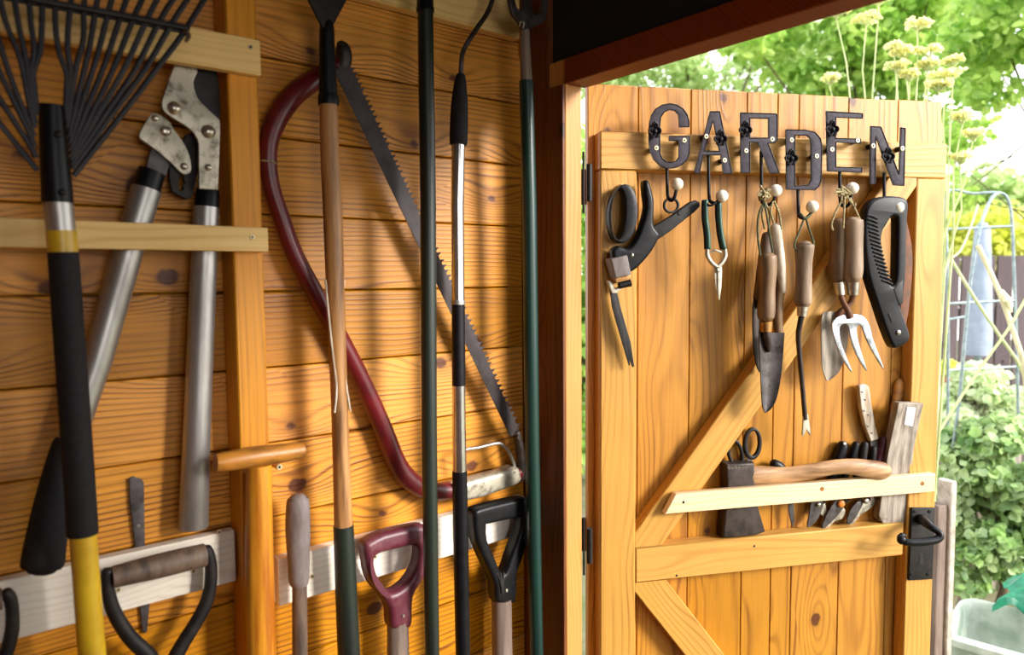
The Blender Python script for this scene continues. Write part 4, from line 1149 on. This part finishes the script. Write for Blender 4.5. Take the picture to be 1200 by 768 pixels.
# --- maroon D handle
zz = (290, 500, 2.866)
HM_ = .048
t = thing('spade_handle', 'maroon plastic D-shaped spade handle on the white batten', 'spade handle', W.at(466, 768, HM_))
part('grip', plate(W, Z([(380,400),(390,380),(430,358),(470,345),(560,326),(590,330),(602,355),(601,440),(578,505),(548,555),(542,600),(541,650),(525,672),(485,675),(468,660),(464,605),(430,550),(398,500),(386,450)], *zz), HM_, .030, .009,
     [Z([(415,440),(425,425),(460,412),(520,398),(550,393),(562,408),(560,440),(548,480),(520,520),(485,545),(460,545),(432,515),(418,480)], *zz)], sm=3, seg=4), 'maroon', t)
part('rivet', disc(W, 290 + 525 / 2.866, 500 + 638 / 2.866, HM_ + .0145, HM_ + .017, 1.8, 10), 'bolt', t)
part('shaft', tp(W, [(466, 728, HM_, 12.6), (466.5, 768, HM_, 13), (470, 1000, HM_, 13)], 20), 'shaft', t)
# --- black YD handle
t = thing('spade_handle', 'black plastic Y-shaped fork handle on the white batten end', 'spade handle', W.at(588, 768, HM_))
part('grip', plate(W, Z([(746,300),(750,278),(768,268),(830,252),(900,237),(930,238),(942,258),(942,330),(925,395),(905,450),(890,495),(885,585),(822,583),(818,530),(788,458),(754,380)], *zz), HM_, .028, .007,
     [Z([(790,330),(800,322),(895,302),(904,310),(900,350),(870,435),(853,482),(838,484),(815,430),(792,375)], *zz)], sm=2, seg=4), 'black', t)
part('web_rib', BM(*[tp(W, Z([(838 + k * 11, 492, HM_ + .0125, 1.6), (850 + k * 4, 520, HM_ + .0145, 1.6), (855 + k * 2, 560, HM_ + .0145, 1.6)], *zz), 6) for k in range(3)]), 'blackmetal', t)
part('rivet', disc(W, 290 + 872 / 2.866, 500 + 552 / 2.866, HM_ + .0135, HM_ + .016, 1.9, 10), 'bolt', t)
part('shaft', tp(W, [(587.5, 702, HM_, 12), (588.5, 768, HM_, 12), (592, 1000, HM_, 12)], 20), 'shaft', t)

# ================================================================== THE GARDEN
def P3(px, py, dist):
    """a place in the garden at a given distance ahead"""
    return CAM + ray(px, py) * dist
# fence post beside the door
p = P3(1107, 600, 1.75)
F1 = Frame((p.x, p.y), radians(70))
t = thing('fence_post', 'pale weathered fence post just beyond the door latch', 'post', (p.x, p.y, -.04))
part('post', board(F1, -.004, .015, -.04, P3(1104, 562, 1.75).z, -.02, .02, 'z', .003), 'conc', t)
part('edge_strip', board(F1, -.034, -.0045, -.04, P3(1104, 590, 1.75).z, -.02, .012, 'z', .002, tone=.5), 'shaft', t, 'brown timber strip')
# storage bin
t = thing('storage_bin', 'cloudy pale plastic storage tub at the bottom right corner', 'tub', (1.35, 1.92, -.04))
def on_z(px, py, z_):
    r_ = ray(px, py); return CAM + r_ * ((z_ - CAM.z) / r_.z)
C0 = on_z(1106, 743, .42); e1 = on_z(1133, 701, .42) - C0; C0.z = 0; e1.z = 0; BL = e1.length; e1.normalize(); e2 = Vector((e1.y, -e1.x, 0))
def rrect(w0, w1, l0, l1, r, z, n=5):
    out = []
    for (cx, cy, a0) in ((l1 - r, w1 - r, 0), (l0 + r, w1 - r, 90), (l0 + r, w0 + r, 180), (l1 - r, w0 + r, 270)):
        for k in range(n):
            a = radians(a0 + 90 * k / (n - 1))
            q = C0 + e2 * (cx + r * cos(a)) + e1 * (cy + r * sin(a))
            out.append(Vector((q.x, q.y, z)))
    return out
def loft(rings, capb=True):
    b_ = bmesh.new(); V_ = [[b_.verts.new(p) for p in r] for r in rings]
    for i in range(len(V_) - 1):
        n_ = len(V_[i])
        for k in range(n_): b_.faces.new((V_[i][k], V_[i][(k + 1) % n_], V_[i + 1][(k + 1) % n_], V_[i + 1][k]))
    if capb: b_.faces.new(V_[-1])
    return b_
ZR = .42
rg = [rrect(.03, BL - .03, .03, .42, .03, -.035), rrect(.0, BL, .0, .45, .04, ZR), rrect(-.014, BL + .014, -.014, .464, .05, ZR - .004), rrect(-.014, BL + .014, -.014, .464, .05, ZR - .022)]
b_ = loft([rg[3], rg[2], [p + Vector((0, 0, .006)) for p in rg[1]], rrect(.008, BL - .008, .008, .442, .035, ZR - .004), rrect(.036, BL - .036, .036, .414, .03, -.028)])
part('inner_shell', b_, 'bin', t)
part('outer_shell', loft([rrect(-.001, BL + .001, -.001, .451, .04, ZR - .01), rrect(.028, BL - .028, .028, .422, .03, -.035)]), 'bin', t)
part('rim_lug', board(Frame((C0 + e1 * (BL * .55)).to_tuple()[:2], math.atan2(e1.x, e1.y)), -.035, .035, ZR - .03, ZR - .014, -.05, .0, 'x', .004), 'bin', t)
# green tarpaulin
b_ = bmesh.new()
N1, N2 = 34, 26
rd = random.Random(5)
ph_ = [rd.uniform(0, 6) for _ in range(8)]
gr = []
base = C0 + e1 * (BL - .10) + e2 * .10
for i in range(N1):
    row = []
    for j in range(N2):
        u_, v_ = i / (N1 - 1), j / (N2 - 1)
        q = base + e2 * (u_ * .46) + e1 * (v_ * .30)
        zz_ = ZR + .012 + .13 * sin(pi * min(1, max(0, (v_ * .9 + .08)))) * (.35 + .65 * min(1, u_ * 2.2))
        zz_ += .018 * sin(17 * u_ + ph_[0] + 5 * v_) * sin(9 * v_ + ph_[1]) + .012 * sin(31 * u_ + 12 * v_ + ph_[2]) + .006 * sin(57 * v_ - 20 * u_)
        q += e1 * .02 * sin(13 * u_ + ph_[3]) + e2 * .02 * sin(11 * v_ + ph_[4])
        row.append(b_.verts.new((q.x, q.y, max(zz_, ZR + .009))))
    gr.append(row)
for i in range(N1 - 1):
    for j in range(N2 - 1): b_.faces.new((gr[i][j], gr[i + 1][j], gr[i + 1][j + 1], gr[i][j + 1]))
bmesh.ops.recalc_face_normals(b_, faces=b_.faces)
bmesh.ops.solidify(b_, geom=list(b_.faces), thickness=.0015)
t = thing('green_sack', 'crumpled green plastic sack heaped on the far rim of the tub', 'sack', base + Vector((0, 0, ZR)))
part('sheet', b_, 'bag', t)
part('strap', tp(Frame((0, 0), radians(75)), [], 6) if False else tube([base + e2 * .10 + e1 * -.01 + Vector((0, 0, ZR + .06)), base + e2 * .13 + e1 * -.05 + Vector((0, 0, ZR + .035)), base + e2 * .17 + e1 * -.09 + Vector((0, 0, ZR + .012)), base + e2 * .21 + e1 * -.12 + Vector((0, 0, ZR - .06))], .011, 8, flat=(Vector((0, 0, 1)), .3)), 'strap', t, 'black webbing strap')

def tree(name, label, cat, base_, trunk_h, blobs, n, size, m, seed, group=None, r=.06, droop=.3, shape=1.):
    t = thing(name, label, cat, base_, group)
    part('foliage', leaves(blobs, n, size, droop, seed, shape), m, t, recalc=False)
    b0 = Vector(base_)
    c = sum((Vector(bl[0]) for bl in blobs), Vector()) / len(blobs)
    tb = tube([b0, b0.lerp(c, .35) + Vector((.05, 0, 0)), b0.lerp(c, .7), c], [r, r * .8, r * .6, r * .3], 10)
    rd2 = random.Random(seed)
    for bl in rd2.sample(blobs, min(len(blobs), 12)):
        merge(tb, tube([b0.lerp(c, rd2.uniform(.45, .9)), Vector(bl[0])], [r * .35, r * .12], 6))
    part('trunk', tb, 'bark', t)
    return t
def cloud(px, py, dist, rpx, rpy, rd_, n, sz, seed):
    c = P3(px, py, dist)
    k = dist / FPX
    return clumps(c, (rpx * k, rd_, rpy * k), n, sz, seed)
g = -.04
c = P3(830, 60, 6.5)
tree('garden_tree', 'soft pale green tree behind the left half of the door top', 'tree', (c.x, c.y, g), 1, cloud(810, 70, 7.4, 190, 110, .5, 60, .3, 1), 12000, .07, 'leafB', 11)
c = P3(1010, 40, 5.9)
tree('garden_tree', 'broad-leaved tree spreading above the fennel flowers', 'tree', (c.x + .2, c.y + .3, g), 1, cloud(985, 20, 5.9, 140, 110, .5, 40, .24, 2) + cloud(1100, 120, 5.9, 60, 65, .3, 11, .19, 7), 7600, .082, 'leafA', 12, r=.04, droop=.8, shape=.95)
c = P3(1200, 30, 4.2)
tree('garden_tree', 'leafy tree filling the top right corner', 'tree', (c.x + 1.6, c.y + .6, g), 1, cloud(1185, 20, 4.2, 80, 85, .4, 22, .18, 3) + cloud(1120, 200, 4.6, 28, 50, .2, 6, .13, 4), 3600, .066, 'leafA', 13, r=.02, droop=.8, shape=.95)
c = P3(700, 300, 5)
tree('garden_tree', 'green bush glimpsed through the hinge gap', 'bush', (c.x, c.y, g), 1, cloud(690, 330, 5, 40, 230, .5, 30, .3, 6), 4500, .08, 'leafA', 16)
c = P3(1150, 285, 5.6)
tree('hedge_shrub', 'yellow-green shrub above the dark fence', 'shrub', (c.x, c.y, g), 1, cloud(1150, 285, 5.6, 95, 30, .3, 34, .2, 5), 5200, .06, 'leafC', 14)
c = P3(1160, 245, 6.4)
tree('hedge_shrub', 'light green bush rising behind the yellow-green shrub', 'shrub', (c.x, c.y, g), 1, cloud(1165, 238, 6.4, 80, 30, .3, 18, .22, 8), 2200, .08, 'leafB', 15)
c = P3(1168, 560, 2.9)
tree('ivy_bush', 'ivy bush with glossy green leaves beyond the tub', 'bush', (c.x, c.y, g), .5, cloud(1180, 575, 2.9, 75, 110, .16, 44, .09, 9) + cloud(1130, 650, 2.9, 22, 60, .1, 9, .06, 10), 7200, .038, 'leafD', 17, r=.02, shape=1.5)
c = P3(1150, 470, 2.9)
tree('flowering_bush', 'bleached pale bush top above the ivy', 'bush', (c.x, c.y + .1, g), .5, cloud(1160, 478, 3.45, 66, 40, .1, 26, .08, 19), 4200, .038, 'leafE', 18, r=.02, shape=1.3)
# fence
p = P3(1150, 360, 5.0)
FF = Frame((p.x, p.y), radians(88))
t = thing('garden_fence', 'dark vertical board fence below the yellow-green shrub', 'fence', (p.x, p.y, g))
for i in range(16):
    a = -.9 + i * .125
    part('board', board(FF, a, a + .11, g, P3(1150, 300, 5.).z, -.01, .01, 'z', .003), 'fence', t)
for z_ in (.45, 1.1):
    part('rail', board(FF, -.9, 1.1, z_, z_ + .07, -.05, -.011, 'x', .003), 'fence', t)
p = P3(1165, 600, 3.3)
F3 = Frame((p.x, p.y), radians(85))
t = thing('picket_fence', 'old low fence boards hidden in the ivy', 'fence', (p.x, p.y, g))
for i in range(9):
    a = -.36 + i * .1
    part('board', board(F3, a, a + .075, g, P3(1165, 500, 3.3).z, -.01, .01, 'z', .003), 'greywood', t)
# folded parasol in a cover
p = P3(1146, 420, 3.9)
t = thing('parasol', 'folded parasol in a blue-grey cover behind the trellis', 'parasol', (p.x, p.y, g))
k = 3.9 / FPX
part('cover', tube([Vector((p.x, p.y, P3(1146, y, 3.9).z)) for y in (262, 268, 300, 350, 400, 416)], [4 * k, 8 * k, 10 * k, 12.5 * k, 14.5 * k, 14 * k], 16), 'cover', t)
part('pole', tube([Vector((p.x, p.y, g)), Vector((p.x, p.y, P3(1146, 410, 3.9).z))], 4 * k, 10), 'galv', t)
# arched trellis of tubes
TD = 3.0
FT = Frame((P3(1150, 300, TD).x, P3(1150, 300, TD).y), radians(84))
t = thing('trellis_arch', 'grey tubular plant trellis with arched top beyond the door', 'trellis', P3(1150, 600, TD))
FTp = lambda pts, r: tp(FT, [(x, y, h, r) for x, y, h in pts], 8, 4)
part('hoop', FTp([(1110, 560, 0), (1111, 420, 0), (1110, 300, 0), (1109, 228, 0), (1140, 227, 0), (1170, 226, 0), (1181, 234, 0), (1186, 262, 0), (1189, 340, 0), (1192, 430, 0), (1194, 520, 0)], 1.7), 'galv', t)
part('hoop', FTp([(1112, 560, .1), (1124, 470, .1), (1132, 380, .1), (1140, 310, .1), (1150, 262, .1), (1162, 232, .06), (1172, 226, .02)], 1.9), 'galv', t)
for y0, x0, x1 in ((267, 1107, 1187), (354, 1110, 1188), (373, 1109, 1132), (432, 1111, 1190)):
    part('cross_bar', FTp([(x0, y0 + 2, 0), ((x0 + x1) / 2, y0, 0), (x1, y0 - 2, 0)], 1.5), 'galv', t)
# dry stalks leaning across
for i, (lab, pts, r, mm) in enumerate((
    ('thick bleached stalk leaning right across the trellis', [(1146, 288, 2.3), (1160, 318, 2.3), (1174, 350, 2.3), (1186, 385, 2.3), (1200, 430, 2.3), (1206, 500, 2.4)], 2.9, 'straw'),
    ('green stalk leaning right behind the bleached one', [(1112, 300, 2.5), (1130, 330, 2.5), (1150, 362, 2.5), (1172, 395, 2.5), (1200, 440, 2.5), (1215, 520, 2.5)], 1.9, 'stalk'),
    ('long thin stalk rising right from the door edge', [(1098, 510, 2.2), (1118, 478, 2.2), (1150, 430, 2.2), (1180, 388, 2.2), (1202, 350, 2.2)], 1.5, 'stalk'),
    ('curved thin stalk by the upper door edge', [(1099, 520, 2.2), (1102, 400, 2.2), (1108, 315, 2.2), (1125, 295, 2.2), (1137, 268, 2.2), (1146, 240, 2.2)], 1.2, 'straw'))):
    b_ = tube([P3(*q) for q in smooth_pts(pts, 3, False)], [r * pts[0][2] / FPX] * (3 * (len(pts) - 1) + 1), 8)
    if i == 0: merge(b_, tube([P3(1174, 340, 2.3), P3(1180, 352, 2.29), P3(1184, 366, 2.3)], [.004, .013, .006], 8))
    single('plant_stalk', b_, mm, lab, 'stalk')
# fennel
def fennel(label, root_, umbels, dist, seed, sz=1.):
    rd3 = random.Random(seed)
    t = thing('fennel_plant', label, 'flower', Vector((root_.x, root_.y, g)), 'fennel in flower behind the door')
    sb = bmesh.new()
    fork = P3(root_.z if False else umbels[0][0], 330, dist)
    for (ux, uy, wpx) in umbels:
        top = P3(ux, uy + 8, dist)
        mid = P3(ux + rd3.uniform(-6, 6) + (umbels[0][0] - ux) * .25, uy + 60, dist)
        low = P3(umbels[0][0] + rd3.uniform(-14, 14), max(uy + 130, 230), dist)
        merge(sb, tube([top, mid, low, Vector((root_.x, root_.y, g))], [.0016, .0022, .003, .005], 7))
    part('stem', sb, 'stalk', t)
    for (ux, uy, wpx) in umbels:
        R_ = wpx * dist / FPX
        top = P3(ux, uy + 8, dist)
        ub = bmesh.new(); tl_ = None
        st = bmesh.new()
        for k_ in range(22):
            a = rd3.uniform(0, 2 * pi); rr = sqrt(rd3.random()) * R_
            e = top + Vector((cos(a) * rr, sin(a) * rr, .028 * sz + rd3.uniform(-.006, .006) - rr * .15))
            merge(st, tube([top, top.lerp(e, .5) + Vector((0, 0, -.002)), e], .0009, 5))
            bl = leaves([(tuple(e), (.012 * sz, .012 * sz, .005))], 12, .009, 0, rd3.randint(0, 9999), 1.6)
            merge(ub, bl)
        us = part('umbel', ub, 'umbel', t, recalc=False)
        part('ray', st, 'stalk', us)
    return t
rt = P3(1012, 330, 2.3)
fennel('tall fennel with two pale flower heads nearest the beam', rt, [(1015, 22, 15), (980, 14, 13), (1030, -2, 13), (972, 92, 12)], 2.3, 1)
rt = P3(1062, 330, 2.15)
fennel('fennel cluster with yellow flower heads above letters E and N', rt, [(1060, 62, 14), (1052, 78, 11), (1075, 28, 14), (1088, 60, 12), (1090, 76, 13), (1048, 56, 11), (1066, 88, 10)], 2.15, 2)
rt = P3(1090, 330, 2.05)
fennel('fennel with pale flower heads at the door top corner', rt, [(1108, 88, 16), (1118, 72, 12), (1100, 100, 11), (1128, 138, 10), (1140, 158, 8), (1125, 185, 12)], 2.0, 3)
# patio pot and small table beyond the trellis
p = P3(1104, 458, 3.7)
k = 3.7 / FPX
t = thing('flower_pot', 'small terracotta pot seen just right of the door edge', 'pot', P3(1110, 458, 3.7))
part('pot', tube([P3(1112, 460, 3.7), P3(1112, 447, 3.7), P3(1112, 446, 3.7), P3(1112, 442, 3.7)], [7 * k, 9 * k, 10.5 * k, 10.5 * k], 16), 'terra', t)
part('foliage', leaves([(tuple(P3(1112, 432, 3.7)), (.06, .06, .045))], 160, .035, 0, 8, 1.3), 'leafC', t, recalc=False)
F4 = Frame((P3(1130, 470, 3.7).x, P3(1130, 470, 3.7).y), radians(88))
zt = P3(1120, 461, 3.7).z
t = thing('garden_table', 'weathered grey garden table carrying the terracotta pot', 'table', F4.w(0, g, 0))
part('table_top', board(F4, -.22, .3, zt - .03, zt, -.15, .25, 'x', .003), 'greywood', t)
for a in (-.19, .25):
    for h in (-.12, .2): part('leg', board(F4, a, a + .04, g, zt - .031, h, h + .04, 'z', .003), 'greywood', t)
